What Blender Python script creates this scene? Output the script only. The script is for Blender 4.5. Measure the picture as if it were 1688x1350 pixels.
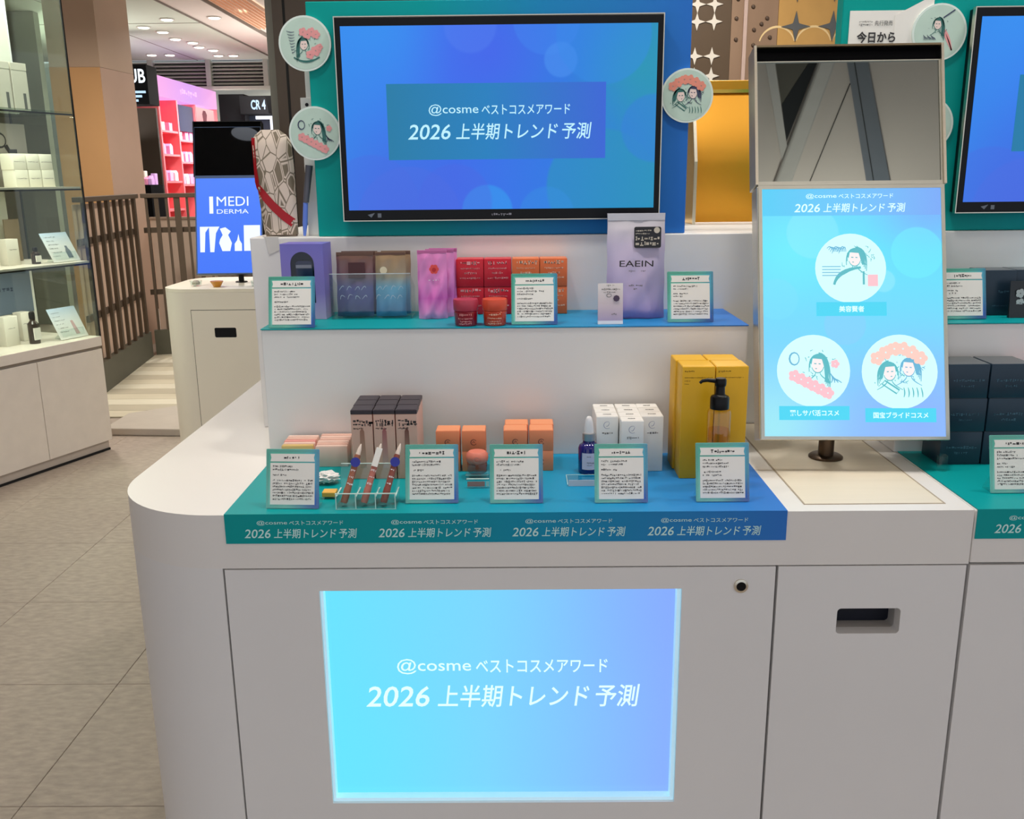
import bpy, bmesh, math, random
from mathutils import Vector, Matrix

for o in list(bpy.data.objects):
    bpy.data.objects.remove(o, do_unlink=True)
S = bpy.context.scene
COL = S.collection
R = math.radians
random.seed(7)

# ------------------------------------------------------------------ camera
cd = bpy.data.cameras.new('camera'); cam = bpy.data.objects.new('camera', cd); COL.objects.link(cam)
pit, yaw, rol = R(14.05), R(0.5), R(-0.58)
fw = Vector((-math.sin(yaw)*math.cos(pit), math.cos(yaw)*math.cos(pit), -math.sin(pit)))
rt = Vector((math.cos(yaw), math.sin(yaw), 0)); up = rt.cross(fw)
rt2 = rt*math.cos(rol) + up*math.sin(rol); up2 = -rt*math.sin(rol) + up*math.cos(rol)
cm = Matrix.Identity(4)
for i in range(3):
    cm[i][0] = rt2[i]; cm[i][1] = up2[i]; cm[i][2] = -fw[i]
cm[0][3], cm[1][3], cm[2][3] = 0, -1.5, 1.45
cam.matrix_world = cm
cd.sensor_fit = 'HORIZONTAL'; cd.sensor_width = 36.0; cd.lens = 36.0*1520/1688
cd.clip_start = 0.05; cd.clip_end = 100
S.camera = cam

# ------------------------------------------------------------------ world, lights, exposure
S.view_settings.view_transform = 'Standard'; S.view_settings.look = 'None'
S.view_settings.gamma = 1; S.view_settings.use_curve_mapping = False
S.view_settings.exposure = 0.0
w = bpy.data.worlds.new('world'); S.world = w; w.use_nodes = True
w.node_tree.nodes['Background'].inputs[0].default_value = (0.90, 0.98, 1.10, 1)
w.node_tree.nodes['Background'].inputs[1].default_value = 0.73

def area(name, loc, power, size=0.3, col=(1, .93, .84), spread=150):
    l = bpy.data.lights.new(name, 'AREA'); l.shape = 'DISK'; l.size = size; l.energy = power; l.color = col
    l.spread = R(spread)
    o = bpy.data.objects.new(name, l); COL.objects.link(o); o.location = loc
    return o
for x, y, p in [(-1.15, 0.30, 4.6), (-0.40, 0.05, 5.6), (0.45, 0.0, 7), (1.45, 0.30, 7), (0.75, 1.5, 8), (-2.0, 1.6, 3)]:
    area('downlight', (x, y, 3.04), p, 0.22, (1, .965, .90), 125)
for x, y, p in [(-3.0, 4.6, 40), (-1.6, 2.6, 6), (-3.0, 8.6, 50), (-3.4, 10.6, 50), (0.9, 3.0, 30), (-1.2, 6.0, 40), (-3.6, 13.1, 30)]:
    area('far_downlight', (x, y, 3.04), p, 0.3, (1, .94, .86), 160)
def ceiling_fill(loc, power, size):                          # unseen uplights added to brighten the ceiling and its mirror image
    o = area('added_uplight', loc, power, size, (1, .96, .90), 170); o.rotation_euler = (math.pi, 0, 0)
ceiling_fill((1.4, -2.6, 2.1), 16, .5); ceiling_fill((-1.4, -2.0, 2.1), 8, .5); ceiling_fill((-5.0, 9.2, 1.9), 30, 1.4); ceiling_fill((-2.2, 9.4, 1.9), 30, 1.2); ceiling_fill((-4.4, 11.9, 2.0), 14, .8)
shop_fill = area('shop_fill_light', (-3.2, 11.0, 2.2), 26, .6, (1, .95, .95), 140); shop_fill.rotation_euler = (0, R(80), 0)  # unseen light added in front of the pink shop wall to brighten it

# ------------------------------------------------------------------ materials
def s2l(v):
    v /= 255.0
    return v/12.92 if v <= 0.04045 else ((v+0.055)/1.055)**2.4
def lin(c): return (s2l(c[0]), s2l(c[1]), s2l(c[2]), 1)

def newmat(name):
    m = bpy.data.materials.new(name); m.use_nodes = True
    return m, m.node_tree, m.node_tree.nodes['Principled BSDF']

def M(name, c, rough=.5, metal=0., var=0.03, vs=12., bump=0., bs=120., emit=None, es=1., trans=0., ior=1.45, coat=0., spec=.5, stretch=None):
    m, nt, b = newmat(name)
    b.inputs['Roughness'].default_value = rough; b.inputs['Metallic'].default_value = metal
    b.inputs['Specular IOR Level'].default_value = spec
    b.inputs['Coat Weight'].default_value = coat
    b.inputs['Transmission Weight'].default_value = trans; b.inputs['IOR'].default_value = ior
    tc = nt.nodes.new('ShaderNodeTexCoord')
    src = tc.outputs['Object']
    if stretch:
        mp = nt.nodes.new('ShaderNodeMapping'); mp.inputs['Scale'].default_value = stretch
        nt.links.new(src, mp.inputs['Vector']); src = mp.outputs['Vector']
    n = nt.nodes.new('ShaderNodeTexNoise'); n.inputs['Scale'].default_value = vs; n.inputs['Detail'].default_value = 5
    nt.links.new(src, n.inputs['Vector'])
    r = nt.nodes.new('ShaderNodeValToRGB')
    L = lin(c)
    r.color_ramp.elements[0].color = tuple(max(0, x*(1-var)) for x in L[:3])+(1,)
    r.color_ramp.elements[1].color = tuple(min(1, x*(1+var)) for x in L[:3])+(1,)
    r.color_ramp.elements[0].position = .3; r.color_ramp.elements[1].position = .7
    nt.links.new(n.outputs['Fac'], r.inputs['Fac']); nt.links.new(r.outputs['Color'], b.inputs['Base Color'])
    if bump:
        n2 = nt.nodes.new('ShaderNodeTexNoise'); n2.inputs['Scale'].default_value = bs; n2.inputs['Detail'].default_value = 4
        nt.links.new(src, n2.inputs['Vector'])
        bp = nt.nodes.new('ShaderNodeBump'); bp.inputs['Strength'].default_value = bump; bp.inputs['Distance'].default_value = .002
        nt.links.new(n2.outputs['Fac'], bp.inputs['Height']); nt.links.new(bp.outputs['Normal'], b.inputs['Normal'])
    if emit:
        b.inputs['Emission Color'].default_value = lin(emit); b.inputs['Emission Strength'].default_value = es
    return m

def GRAD(name, stops, axis, a, bnd, rough=.45, emit=0., blobs=(), spec=.5, coat=0.):
    """colour gradient along a local axis between a and bnd; optional soft discs (x, z, radius, softness, colour, alpha)"""
    m, nt, b = newmat(name)
    b.inputs['Roughness'].default_value = rough; b.inputs['Specular IOR Level'].default_value = spec
    b.inputs['Coat Weight'].default_value = coat
    tc = nt.nodes.new('ShaderNodeTexCoord'); sp = nt.nodes.new('ShaderNodeSeparateXYZ')
    nt.links.new(tc.outputs['Object'], sp.inputs[0])
    mr = nt.nodes.new('ShaderNodeMapRange'); mr.inputs['From Min'].default_value = a; mr.inputs['From Max'].default_value = bnd
    nt.links.new(sp.outputs['XYZ'.index(axis)], mr.inputs['Value'])
    cr = nt.nodes.new('ShaderNodeValToRGB'); e = cr.color_ramp.elements
    while len(e) < len(stops): e.new(.5)
    for i, (p, c) in enumerate(stops):
        e[i].position = p; e[i].color = lin(c)
    nt.links.new(mr.outputs['Result'], cr.inputs['Fac'])
    out = cr.outputs['Color']
    for (bx, bz, rad, soft, c, al) in blobs:
        d = nt.nodes.new('ShaderNodeCombineXYZ')
        nt.links.new(sp.outputs[0], d.inputs[0]); nt.links.new(sp.outputs[2], d.inputs[1])
        v = nt.nodes.new('ShaderNodeVectorMath'); v.operation = 'DISTANCE'; v.inputs[1].default_value = (bx, bz, 0)
        nt.links.new(d.outputs[0], v.inputs[0])
        k = nt.nodes.new('ShaderNodeMapRange'); k.interpolation_type = 'SMOOTHSTEP'
        k.inputs['From Min'].default_value = rad+soft; k.inputs['From Max'].default_value = rad-soft
        k.inputs['To Max'].default_value = al
        nt.links.new(v.outputs['Value'], k.inputs['Value'])
        x = nt.nodes.new('ShaderNodeMix'); x.data_type = 'RGBA'
        nt.links.new(k.outputs['Result'], x.inputs[0]); nt.links.new(out, x.inputs[6]); x.inputs[7].default_value = lin(c)
        out = x.outputs[2]
    if emit:
        nt.links.new(out, b.inputs['Emission Color']); b.inputs['Emission Strength'].default_value = emit
        b.inputs['Base Color'].default_value = (.01, .01, .012, 1)
    else:
        nt.links.new(out, b.inputs['Base Color'])
    return m

def EMIT(name, c, s=1.):
    m, nt, b = newmat(name)
    b.inputs['Base Color'].default_value = (.02, .02, .02, 1)
    b.inputs['Emission Color'].default_value = lin(c); b.inputs['Emission Strength'].default_value = s
    return m

def GLASS(name, tint=(235, 245, 242), refl=.10, rough=.02):
    """thin clear sheet: mostly see-through with a mirror sheen"""
    m = bpy.data.materials.new(name); m.use_nodes = True; nt = m.node_tree
    nt.nodes.remove(nt.nodes['Principled BSDF'])
    t = nt.nodes.new('ShaderNodeBsdfTransparent'); t.inputs[0].default_value = lin(tint)
    g = nt.nodes.new('ShaderNodeBsdfGlossy'); g.inputs['Roughness'].default_value = rough
    lw = nt.nodes.new('ShaderNodeLayerWeight'); lw.inputs[0].default_value = .5
    pw = nt.nodes.new('ShaderNodeMath'); pw.operation = 'POWER'; pw.inputs[1].default_value = 4.
    ad = nt.nodes.new('ShaderNodeMath'); ad.operation = 'MULTIPLY_ADD'; ad.inputs[1].default_value = .45; ad.inputs[2].default_value = refl*.6; ad.use_clamp = True
    mx = nt.nodes.new('ShaderNodeMixShader')
    nt.links.new(lw.outputs['Facing'], pw.inputs[0]); nt.links.new(pw.outputs[0], ad.inputs[0]); nt.links.new(ad.outputs[0], mx.inputs[0])
    nt.links.new(t.outputs[0], mx.inputs[1]); nt.links.new(g.outputs[0], mx.inputs[2])
    nt.links.new(mx.outputs[0], nt.nodes['Material Output'].inputs[0])
    return m

WHITE = M('white_laminate', (236, 233, 230), .42, var=.015, vs=3)
WHITE2 = M('cream_laminate', (228, 220, 205), .45, var=.015, vs=3)
TOPW = M('white_worktop', (238, 233, 227), .38, var=.012, vs=4)
DARKGAP = M('dark_gap', (40, 38, 36), .8)
BLACK = M('black_plastic', (7, 7, 9), .35, spec=.3)
BLACKM = M('black_matte', (12, 12, 14), .7)
CHROME = M('brushed_steel', (226, 218, 200), .3, 1., stretch=(1, 1, 30), bump=.05)
BRONZE = M('bronze_steel', (88, 72, 58), .3, .9)
GOLD = M('gold_sheet', (222, 156, 46), .36, .6, var=.04, vs=5)
GOLDT = M('gold_trim', (235, 190, 90), .25, 1.)
CLEAR = GLASS('clear_acrylic', (247, 252, 251), .07)
CLEAR2 = GLASS('clear_film', (236, 238, 240), .10, .12)
CABGLASS = GLASS('cabinet_glass', (240, 246, 240), .06)
MIRROR = M('mirror_glass', (150, 155, 150), .015, 1., var=0)
DMIRROR = M('dark_mirror', (34, 36, 40), .02, 1., var=0)
PRINT = M('black_print', (52, 50, 52), .6)
PRINTG = M('grey_print', (110, 108, 106), .6)
WPRINT = M('white_print', (236, 238, 240), .6)
MINTPRINT = M('mint_print', (206, 244, 240), .6)
PAPER = M('paper', (238, 235, 228), .7, var=.015)
SCRTEXT = EMIT('screen_white_text', (190, 240, 255), 1.0)
SCRTEXT2 = EMIT('screen_bright_text', (215, 255, 255), 1.15)

# ------------------------------------------------------------------ mesh helpers
class MB:
    def __init__(s): s.v = []; s.f = []
    def add(s, vs, fs):
        k = len(s.v); s.v += [tuple(p) for p in vs]; s.f += [tuple(i+k for i in q) for q in fs]; return s
    def box(s, x0, x1, y0, y1, z0, z1):
        return s.add([(x0,y0,z0),(x1,y0,z0),(x1,y1,z0),(x0,y1,z0),(x0,y0,z1),(x1,y0,z1),(x1,y1,z1),(x0,y1,z1)],
                     [(0,3,2,1),(4,5,6,7),(0,1,5,4),(1,2,6,5),(2,3,7,6),(3,0,4,7)])
    def prism(s, poly, z0, z1):                     # polygon in XY, extruded along Z
        n = len(poly)
        vs = [(x, y, z0) for x, y in poly]+[(x, y, z1) for x, y in poly]
        fs = [tuple(range(n-1, -1, -1)), tuple(range(n, 2*n))]+[(i, (i+1) % n, n+(i+1) % n, n+i) for i in range(n)]
        return s.add(vs, fs)
    def prismY(s, poly, y0, y1):                    # polygon in XZ (counter-clockwise seen from -Y), extruded along Y
        n = len(poly)
        vs = [(x, y0, z) for x, z in poly]+[(x, y1, z) for x, z in poly]
        fs = [tuple(range(n)), tuple(range(2*n-1, n-1, -1))]+[(i, n+i, n+(i+1) % n, (i+1) % n) for i in range(n)]
        return s.add(vs, fs)
    def prismX(s, poly, x0, x1):                    # polygon in YZ, extruded along X
        n = len(poly)
        vs = [(x0, y, z) for y, z in poly]+[(x1, y, z) for y, z in poly]
        fs = [tuple(range(n-1, -1, -1)), tuple(range(n, 2*n))]+[(i, (i+1) % n, n+(i+1) % n, n+i) for i in range(n)]
        return s.add(vs, fs)
    def lathe(s, prof, seg=24, cx=0, cy=0, z=0):
        k = len(s.v); n = len(prof)
        for j in range(seg):
            a = 2*math.pi*j/seg
            for r, h in prof: s.v.append((cx+r*math.cos(a), cy+r*math.sin(a), z+h))
        for j in range(seg):
            j2 = (j+1) % seg
            for i in range(n-1): s.f.append((k+j*n+i, k+j2*n+i, k+j2*n+i+1, k+j*n+i+1))
        s.f.append(tuple(k+j*n for j in range(seg-1, -1, -1))); s.f.append(tuple(k+j*n+n-1 for j in range(seg)))
        return s
    def tube(s, pts, r, seg=8):
        pts = [Vector(p) for p in pts]; rr = r if isinstance(r, (list, tuple)) else [r]*len(pts)
        k = len(s.v); n = len(pts)
        for i, p in enumerate(pts):
            d = (pts[min(i+1, n-1)]-pts[max(i-1, 0)]).normalized()
            a = Vector((0, 0, 1)) if abs(d.z) < .9 else Vector((1, 0, 0))
            u = d.cross(a).normalized(); v = d.cross(u)
            for j in range(seg):
                t = 2*math.pi*j/seg; s.v.append(tuple(p+(u*math.cos(t)+v*math.sin(t))*rr[i]))
        for i in range(n-1):
            for j in range(seg):
                j2 = (j+1) % seg
                s.f.append((k+i*seg+j, k+i*seg+j2, k+(i+1)*seg+j2, k+(i+1)*seg+j))
        s.f.append(tuple(k+j for j in range(seg-1, -1, -1))); s.f.append(tuple(k+(n-1)*seg+j for j in range(seg)))
        return s
    def ribbon(s, pts, w, y=0.):                    # flat stroke in the XZ plane
        n = len(pts); k = len(s.v)
        for i, (x, z) in enumerate(pts):
            a, b = pts[max(i-1, 0)], pts[min(i+1, n-1)]
            dx, dz = b[0]-a[0], b[1]-a[1]; L = math.hypot(dx, dz) or 1
            ww = w*(.45+.55*math.sin(math.pi*min(max(i/(n-1), .08), .92))) if n > 3 else w
            s.v.append((x-dz/L*ww/2, y, z+dx/L*ww/2)); s.v.append((x+dz/L*ww/2, y, z-dx/L*ww/2))
        for i in range(n-1): s.f.append((k+2*i, k+2*i+1, k+2*i+3, k+2*i+2))
        return s
    def disc(s, cx, cz, r, y=0., seg=20, rz=None):
        k = len(s.v); rz = rz or r
        for j in range(seg):
            a = 2*math.pi*j/seg; s.v.append((cx+r*math.cos(a), y, cz+rz*math.sin(a)))
        s.f.append(tuple(k+j for j in range(seg)))
        return s
    def rect(s, x0, x1, z0, z1, y=0.):
        return s.add([(x0,y,z0),(x1,y,z0),(x1,y,z1),(x0,y,z1)], [(0,1,2,3)])
    def mesh(s, name, bevel=0., seg=2, smooth=False):
        me = bpy.data.meshes.new(name); me.from_pydata(s.v, [], s.f); me.update()
        if bevel or smooth:
            bm = bmesh.new(); bm.from_mesh(me)
            if bevel:
                es = [e for e in bm.edges if len(e.link_faces) == 2 and e.calc_face_angle(0) > R(35)]
                bmesh.ops.bevel(bm, geom=es, offset=bevel, segments=seg, affect='EDGES', profile=.5, clamp_overlap=True)
            if smooth:
                for f in bm.faces: f.smooth = True
                for e in bm.edges:
                    if len(e.link_faces) == 2 and e.calc_face_angle(0) > R(38): e.smooth = False
            bm.to_mesh(me); bm.free()
        return me

def link(name, me, mat, parent=None, loc=(0,0,0), rot=(0,0,0)):
    o = bpy.data.objects.new(name, me); COL.objects.link(o)
    if mat and me and not me.materials: me.materials.append(mat)
    o.parent = parent; o.location = loc; o.rotation_euler = rot
    return o
def part(name, mb, mat, parent, bevel=0., smooth=False, loc=(0,0,0), rot=(0,0,0), seg=2, kind=None, label=None):
    o = link(name, mb.mesh(name, bevel, seg, smooth), mat, parent, loc, rot)
    if kind: o['kind'] = kind
    if label: o['label'] = label
    return o
def tag(o, label, cat, group=None):
    o['label'] = label; o['category'] = cat
    if group: o['group'] = group
    return o
def thing(name, label, cat, loc=(0,0,0), rz=0., group=None, rot=None):
    o = bpy.data.objects.new(name, None); COL.objects.link(o); o.empty_display_size = .05
    o.location = loc; o.rotation_euler = rot or (0, 0, rz)
    return tag(o, label, cat, group)
def struct(name, mb, mat, parent=None, bevel=0., smooth=False, loc=(0,0,0), label=None):
    o = link(name, mb.mesh(name, bevel, 2, smooth), mat, parent, loc)
    if not parent: o['kind'] = 'structure'
    if label: o['label'] = label
    return o
def dup(root, loc, label, rz=None, group=None):
    r = root.copy(); COL.objects.link(r); r.location = loc
    if rz is not None: r.rotation_euler = (0, 0, rz)
    r['label'] = label
    if group: r['group'] = group
    for ch in list(root.children):
        c = ch.copy(); COL.objects.link(c); c.parent = r
        for g in list(ch.children):
            d = g.copy(); COL.objects.link(d); d.parent = c
    return r

_tc = {}
def textmesh(s, size, bold=0., shear=0., align='CENTER', spacing=1.):
    """flat lettering in the XZ plane, readable from -Y, origin on the baseline"""
    key = (s, round(size, 5), bold, shear, align, spacing)
    if key in _tc: return _tc[key].copy()
    cu = bpy.data.curves.new('lettering', 'FONT'); cu.body = s; cu.size = size; cu.align_x = align
    cu.offset = bold*size; cu.shear = shear; cu.resolution_u = 3; cu.space_character = spacing
    o = bpy.data.objects.new('lettering', cu); COL.objects.link(o)
    dg = bpy.context.evaluated_depsgraph_get()
    me = bpy.data.meshes.new_from_object(o.evaluated_get(dg))
    bpy.data.objects.remove(o, do_unlink=True)
    me.materials.clear()
    for v in me.vertices:
        x, y, z = v.co; v.co = (x, 0, y)
    me.update(); _tc[key] = me
    return me.copy()
def fit_text(name, s, mat, parent, cx, zmid, width, height, y, bold=0., shear=0., rot=None):
    """lettering scaled to a width and height, centred"""
    me = textmesh(s, 1., bold, shear)
    if not me.vertices: return None
    xs = [v.co.x for v in me.vertices]; zs = [v.co.z for v in me.vertices]
    a, b, c, d = min(xs), max(xs), min(zs), max(zs)
    for v in me.vertices:
        v.co = (cx+((v.co.x-a)/(b-a)-.5)*width, y, zmid+((v.co.z-c)/(d-c)-.5)*height)
    me.update()
    o = link(name, me, mat, parent)
    if rot: o.rotation_euler = rot
    return o

def dashes(mb, x0, x1, z, h, rnd, y, dense=.8, fill=1.):
    """one line of print too small to read"""
    x = x0; end = x0+(x1-x0)*fill
    while x < end:
        l = h*rnd.uniform(.25, .9)
        if rnd.random() < dense:
            k = rnd.uniform(.35, 1.); o = rnd.uniform(-.1, .1)*h
            zz = z+o
            if rnd.random() < .5: mb.rect(x, x+l, zz-h*.5*k, zz-h*.5*k+h*.28, y)
            if rnd.random() < .6: mb.rect(x, x+l, zz+h*.5*k-h*.28, zz+h*.5*k, y)
            if rnd.random() < .6: mb.rect(x+l*.3, x+l*.3+h*.22, zz-h*.5*k, zz+h*.5*k, y)
            else: mb.rect(x, x+l, zz-h*.12, zz+h*.14, y)
        x += l+h*rnd.uniform(.12, .3)
    return mb

def roundrect(x0, x1, z0, z1, r, seg=5):
    pts = []
    for cx, cz, a0 in ((x1-r, z0+r, -90), (x1-r, z1-r, 0), (x0+r, z1-r, 90), (x0+r, z0+r, 180)):
        for i in range(seg+1):
            a = R(a0+90*i/seg); pts.append((cx+r*math.cos(a), cz+r*math.sin(a)))
    return pts
def plate_hole(outer, hole, y0, y1):
    """upright plate in XZ with one opening, thickness y0..y1"""
    mb = MB(); bm = bmesh.new(); es = []; loops = []
    for poly in (outer, hole):
        vs = [bm.verts.new((x, y0, z)) for x, z in poly]; loops.append(vs)
        es += [bm.edges.new((vs[i], vs[(i+1) % len(vs)])) for i in range(len(vs))]
    bmesh.ops.triangle_fill(bm, edges=es, use_beauty=True)
    bm.verts.index_update(); n = len(bm.verts)
    fr = [[v.index for v in f.verts] for f in bm.faces]
    vs = [tuple(v.co) for v in bm.verts]
    out = []
    for f in fr:
        a, b, c = (Vector(vs[i]) for i in f[:3])
        if (b-a).cross(c-a).y > 0: f = f[::-1]
        out.append(tuple(f)); out.append(tuple(i+n for i in f[::-1]))
    k = 0
    for li, poly in enumerate((outer, hole)):
        m = len(poly)
        for i in range(m):
            a, b = k+i, k+(i+1) % m
            out.append((a, a+n, b+n, b) if li == 0 else (b, b+n, a+n, a))
        k += m
    bm.free()
    mb.v = vs+[(x, y1, z) for x, y, z in vs]; mb.f = out
    return mb
def rectpoly(x0, x1, z0, z1): return [(x0, z0), (x1, z0), (x1, z1), (x0, z1)]

def brand_lines(parent, mat, cx, z1, w1, h1, z2, w2, h2, y, name='screen_lettering', b1=.008, b2=.008):
    out = []
    for txt, a, b, zc, w, h, bo, sh, k in (('@cosme', 0, .352, z1, w1, h1*1.0, b1*.35, 0, 1.), ('ベストコスメアワード', .375, 1, z1, w1, h1, b1, 0, .86),
                                  ('2026', 0, .232, z2, w2, h2, b2, .18, .92), ('上半期トレンド', .262, .817, z2, w2, h2, b2, .14, 1.), ('予測', .84, 1, z2, w2, h2, b2, .14, 1.)):
        out.append(fit_text(name, txt, mat, parent, cx+((a+b)/2-.5)*w, zc, (b-a)*w, h*k, y, bo, sh))
    return out


# ================================================================== THE SETTING
FLOORM = M('greige_stone_floor', (166, 152, 139), .55, var=.15, vs=24, bump=.25, bs=90, stretch=(1, 2.4, 1))
GROUT = M('floor_joint', (156, 143, 131), .8, var=.1)
floor = struct('floor', MB().box(-9, 6, -5, 15, -.06, -.004), GROUT)
tile_me = MB().box(-.2768, .2768, -.2758, .2758, -.0045, 0).mesh('tile', .0012, 1)
tile_me.materials.append(FLOORM)
for i in range(0, 7):
    for j in range(-2, 8):
        x = -.65-.555*i-.2775; y = .408+.553*j+.2765
        link('tile', tile_me, None, floor, (x, y, 0))
struct('floor_slab', MB().box(-.645, 6, -5, 15, -.004, 0).box(-9, -.645, -5, -.70, -.004, 0).box(-9, -.645, 4.835, 15, -.004, 0)
       .box(-9, -4.53, -.70, 4.835, -.004, 0), FLOORM, floor)
# paler plank floor of the shop beyond, with a low grey step
PLANKM = [M('pale_plank_%s' % k, c, .5, var=.06, vs=6, stretch=(1, 12, 1)) for k, c in (('a', (206, 196, 172)), ('b', (186, 176, 154)), ('c', (216, 208, 186)))]
pf = struct('floor_planks', MB().box(-3.15, -2.0, 4.15, 7.4, .0005, .004), M('plank_joint', (150, 140, 120), .8))
for i in range(20):
    y = 4.16+.162*i
    me = MB().box(-3.14, -2.01, y, y+.156, .004, .008).mesh('plank', .001, 1)
    link('plank', me, PLANKM[(i*7) % 3], pf)
step = struct('trim_1', MB().prism([(-2.46, 3.74), (-1.9, 3.70), (-1.9, 4.2), (-2.15, 4.35), (-2.46, 4.1)], 0.0005, .045), M('step_grey', (188, 178, 166), .5), bevel=.006)

CEILM = M('white_ceiling', (226, 216, 208), .8, var=.02, vs=2)
CEILG = M('mint_ceiling', (206, 214, 200), .8, var=.02, vs=2)
ceil = struct('ceiling', MB().box(-9, -2.87, -5, 12.1, 3.1, 3.2).box(-2.87, 6, -5, 14, 3.1, 3.2), CEILM)
struct('ceiling_bay', MB().box(-9, -3.36, 7.0, 12.1, 3.094, 3.0995), CEILG, ceil)
struct('ceiling_joint', MB().box(-3.36, -3.345, 5, 12.1, 3.085, 3.0995).box(-2.885, -2.87, 5, 12.1, 3.06, 3.0995)
       .box(-9, -3.36, 9.0, 9.008, 3.09, 3.0945).box(-4.45, -4.442, 7, 12.1, 3.09, 3.0945), M('ceiling_joint_grey', (130, 120, 112), .8), ceil)
# ceiling members above and behind the camera (seen in the display's mirror)
BEAMB = M('slate_beam', (118, 126, 138), .6)
BEAMP = M('pale_duct', (206, 202, 196), .5)
struct('ceiling_beam', MB().prism([(1.771, -2.7), (1.907, -2.7), (1.223, -1.0), (1.147, -1.0)], 3.088, 3.0998), BEAMB, ceil)
struct('beam_groove', MB().prism([(1.809, -2.7), (1.814, -2.7), (1.178, -1.0), (1.174, -1.0)], 3.0865, 3.088), BLACKM, ceil)
struct('ceiling_duct', MB().prism([(1.10, -2.7), (1.196, -2.7), (1.194, -1.0), (1.127, -1.0)], 3.075, 3.0998), BEAMP, ceil, bevel=.010)
struct('ceiling_strip', MB().prism([(1.109, -1.944), (1.112, -1.828), (.873, -1.0), (.836, -1.0)], 3.088, 3.0998), BEAMP, ceil)
struct('ceiling_opening', MB().prism([(1.029, -1.534), (1.106, -1.813), (1.127, -1.1), (1.112, -1.1), (1.088, -1.275)], 3.097, 3.0995), M('opening_black', (16, 24, 30), .8), ceil)
struct('ceiling_opening', MB().prism([(.905, -1.1), (1.029, -1.534), (1.088, -1.265), (1.111, -1.1)], 3.098, 3.0997), M('duct_brown_grey', (96, 92, 80), .7), ceil)
struct('ceiling_joint', MB().prism([(1.289, -2.15), (1.293, -2.15), (1.298, -1.41), (1.294, -1.41)], 3.097, 3.0998), BLACKM, ceil)

struct('wall_back', MB().box(-9, 6, 14, 14.1, 0, 3.3), M('far_wall_pale', (206, 210, 196), .8))
struct('wall_far_left', MB().box(-9, -4.75, 8.2, 8.3, 0, 3.09), M('sage_grey_wall', (150, 152, 138), .6))
struct('wall_left', MB().box(-9.1, -9, -5, 15, 0, 3.3), M('left_wall_grey', (150, 140, 130), .8))

# louvre band under the far ceiling
LV = M('louvre_grey', (188, 190, 178), .5); LVD = M('louvre_dark', (52, 52, 48), .7)
lv = struct('wall_louvre', MB().box(-6.5, -3.25, 12.18, 12.25, 2.74, 3.1), LVD)
lv['label'] = 'grey slatted ventilation band under the far ceiling'
for i in range(7):
    me = MB().prismX([(12.10, 2.775+.048*i), (12.115, 2.765+.048*i), (12.165, 2.79+.048*i), (12.15, 2.80+.048*i)], -6.45, -3.53).mesh('slat')
    link('slat', me, LV, lv)
for x in (-5.11, -4.30, -3.50):
    link('mullion', MB().box(x-.035, x+.035, 12.06, 12.18, 2.74, 3.099).mesh('mullion', .004, 1), LV, lv)
link('band_edge', MB().box(-6.5, -3.25, 12.05, 12.18, 2.70, 2.745).mesh('band_edge', .004, 1), LV, lv)

# recessed ceiling lamps of the far hall
LAMPE = EMIT('lamp_warm_white', (255, 244, 226), 6.0)
LAMPR = M('lamp_ring', (210, 204, 196), .5)
ring = MB().lathe([(.060, .002), (.075, .002), (.075, .012), (.060, .012)], 20).mesh('ring', 0, 1, True)
lens = MB().lathe([(.004, -.004), (.052, -.004), (.059, .002), (.059, .010), (.004, .010)], 20).mesh('lens')
ring.materials.append(LAMPR); lens.materials.append(LAMPE)
dl = [(-3.628, 8.74, 'nearest single lamp above the pink shop wall'), (-3.123, 8.70, 'single lamp in the beige ceiling strip'),
      (-4.06, 9.22, 'left one of the nearest pair over the dark shop'), (-3.98, 9.56, 'right one of the nearest pair over the dark shop'),
      (-4.03, 10.10, 'left one of the second pair'), (-3.93, 10.40, 'right one of the second pair'),
      (-3.98, 10.78, 'left one of the third pair'), (-3.90, 11.08, 'right one of the third pair'),
      (-4.84, 11.466, 'far lamp by the louvre, leftmost'), (-4.606, 11.486, 'far lamp by the louvre, second from left'),
      (-3.996, 11.60, 'far lamp by the louvre, third from left'), (-3.80, 11.614, 'far lamp by the louvre, rightmost'),
      (-2.673, 8.207, 'lamp in the grey ceiling next to the glowing grille'), (-2.726, 1.157, 'lamp mirrored as an oval in the blue advert stand')]
for x, y, l in dl:
    t = thing('ceiling_lamp', 'small round recessed ceiling lamp, '+l, 'lamp', (x, y, 3.081 if x < -3.36 else 3.087), group='recessed ceiling lamps')
    link('ring', ring, None, t); link('lens', lens, None, t)
# glowing slatted ceiling grille
t = thing('ceiling_grille', 'glowing peach slatted grille set in the far ceiling', 'grille', (-2.62, 8.4, 3.06))
part('backing', MB().box(-.2, .16, -1.1, .9, .03, .038), EMIT('grille_glow', (255, 214, 180), 1.1), t)
SLATP = M('peach_slat', (226, 180, 150), .6)
for i in range(8): part('slat', MB().box(-.2+.048*i, -.185+.048*i, -1.1, .9, 0, .03), SLATP, t)

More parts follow.
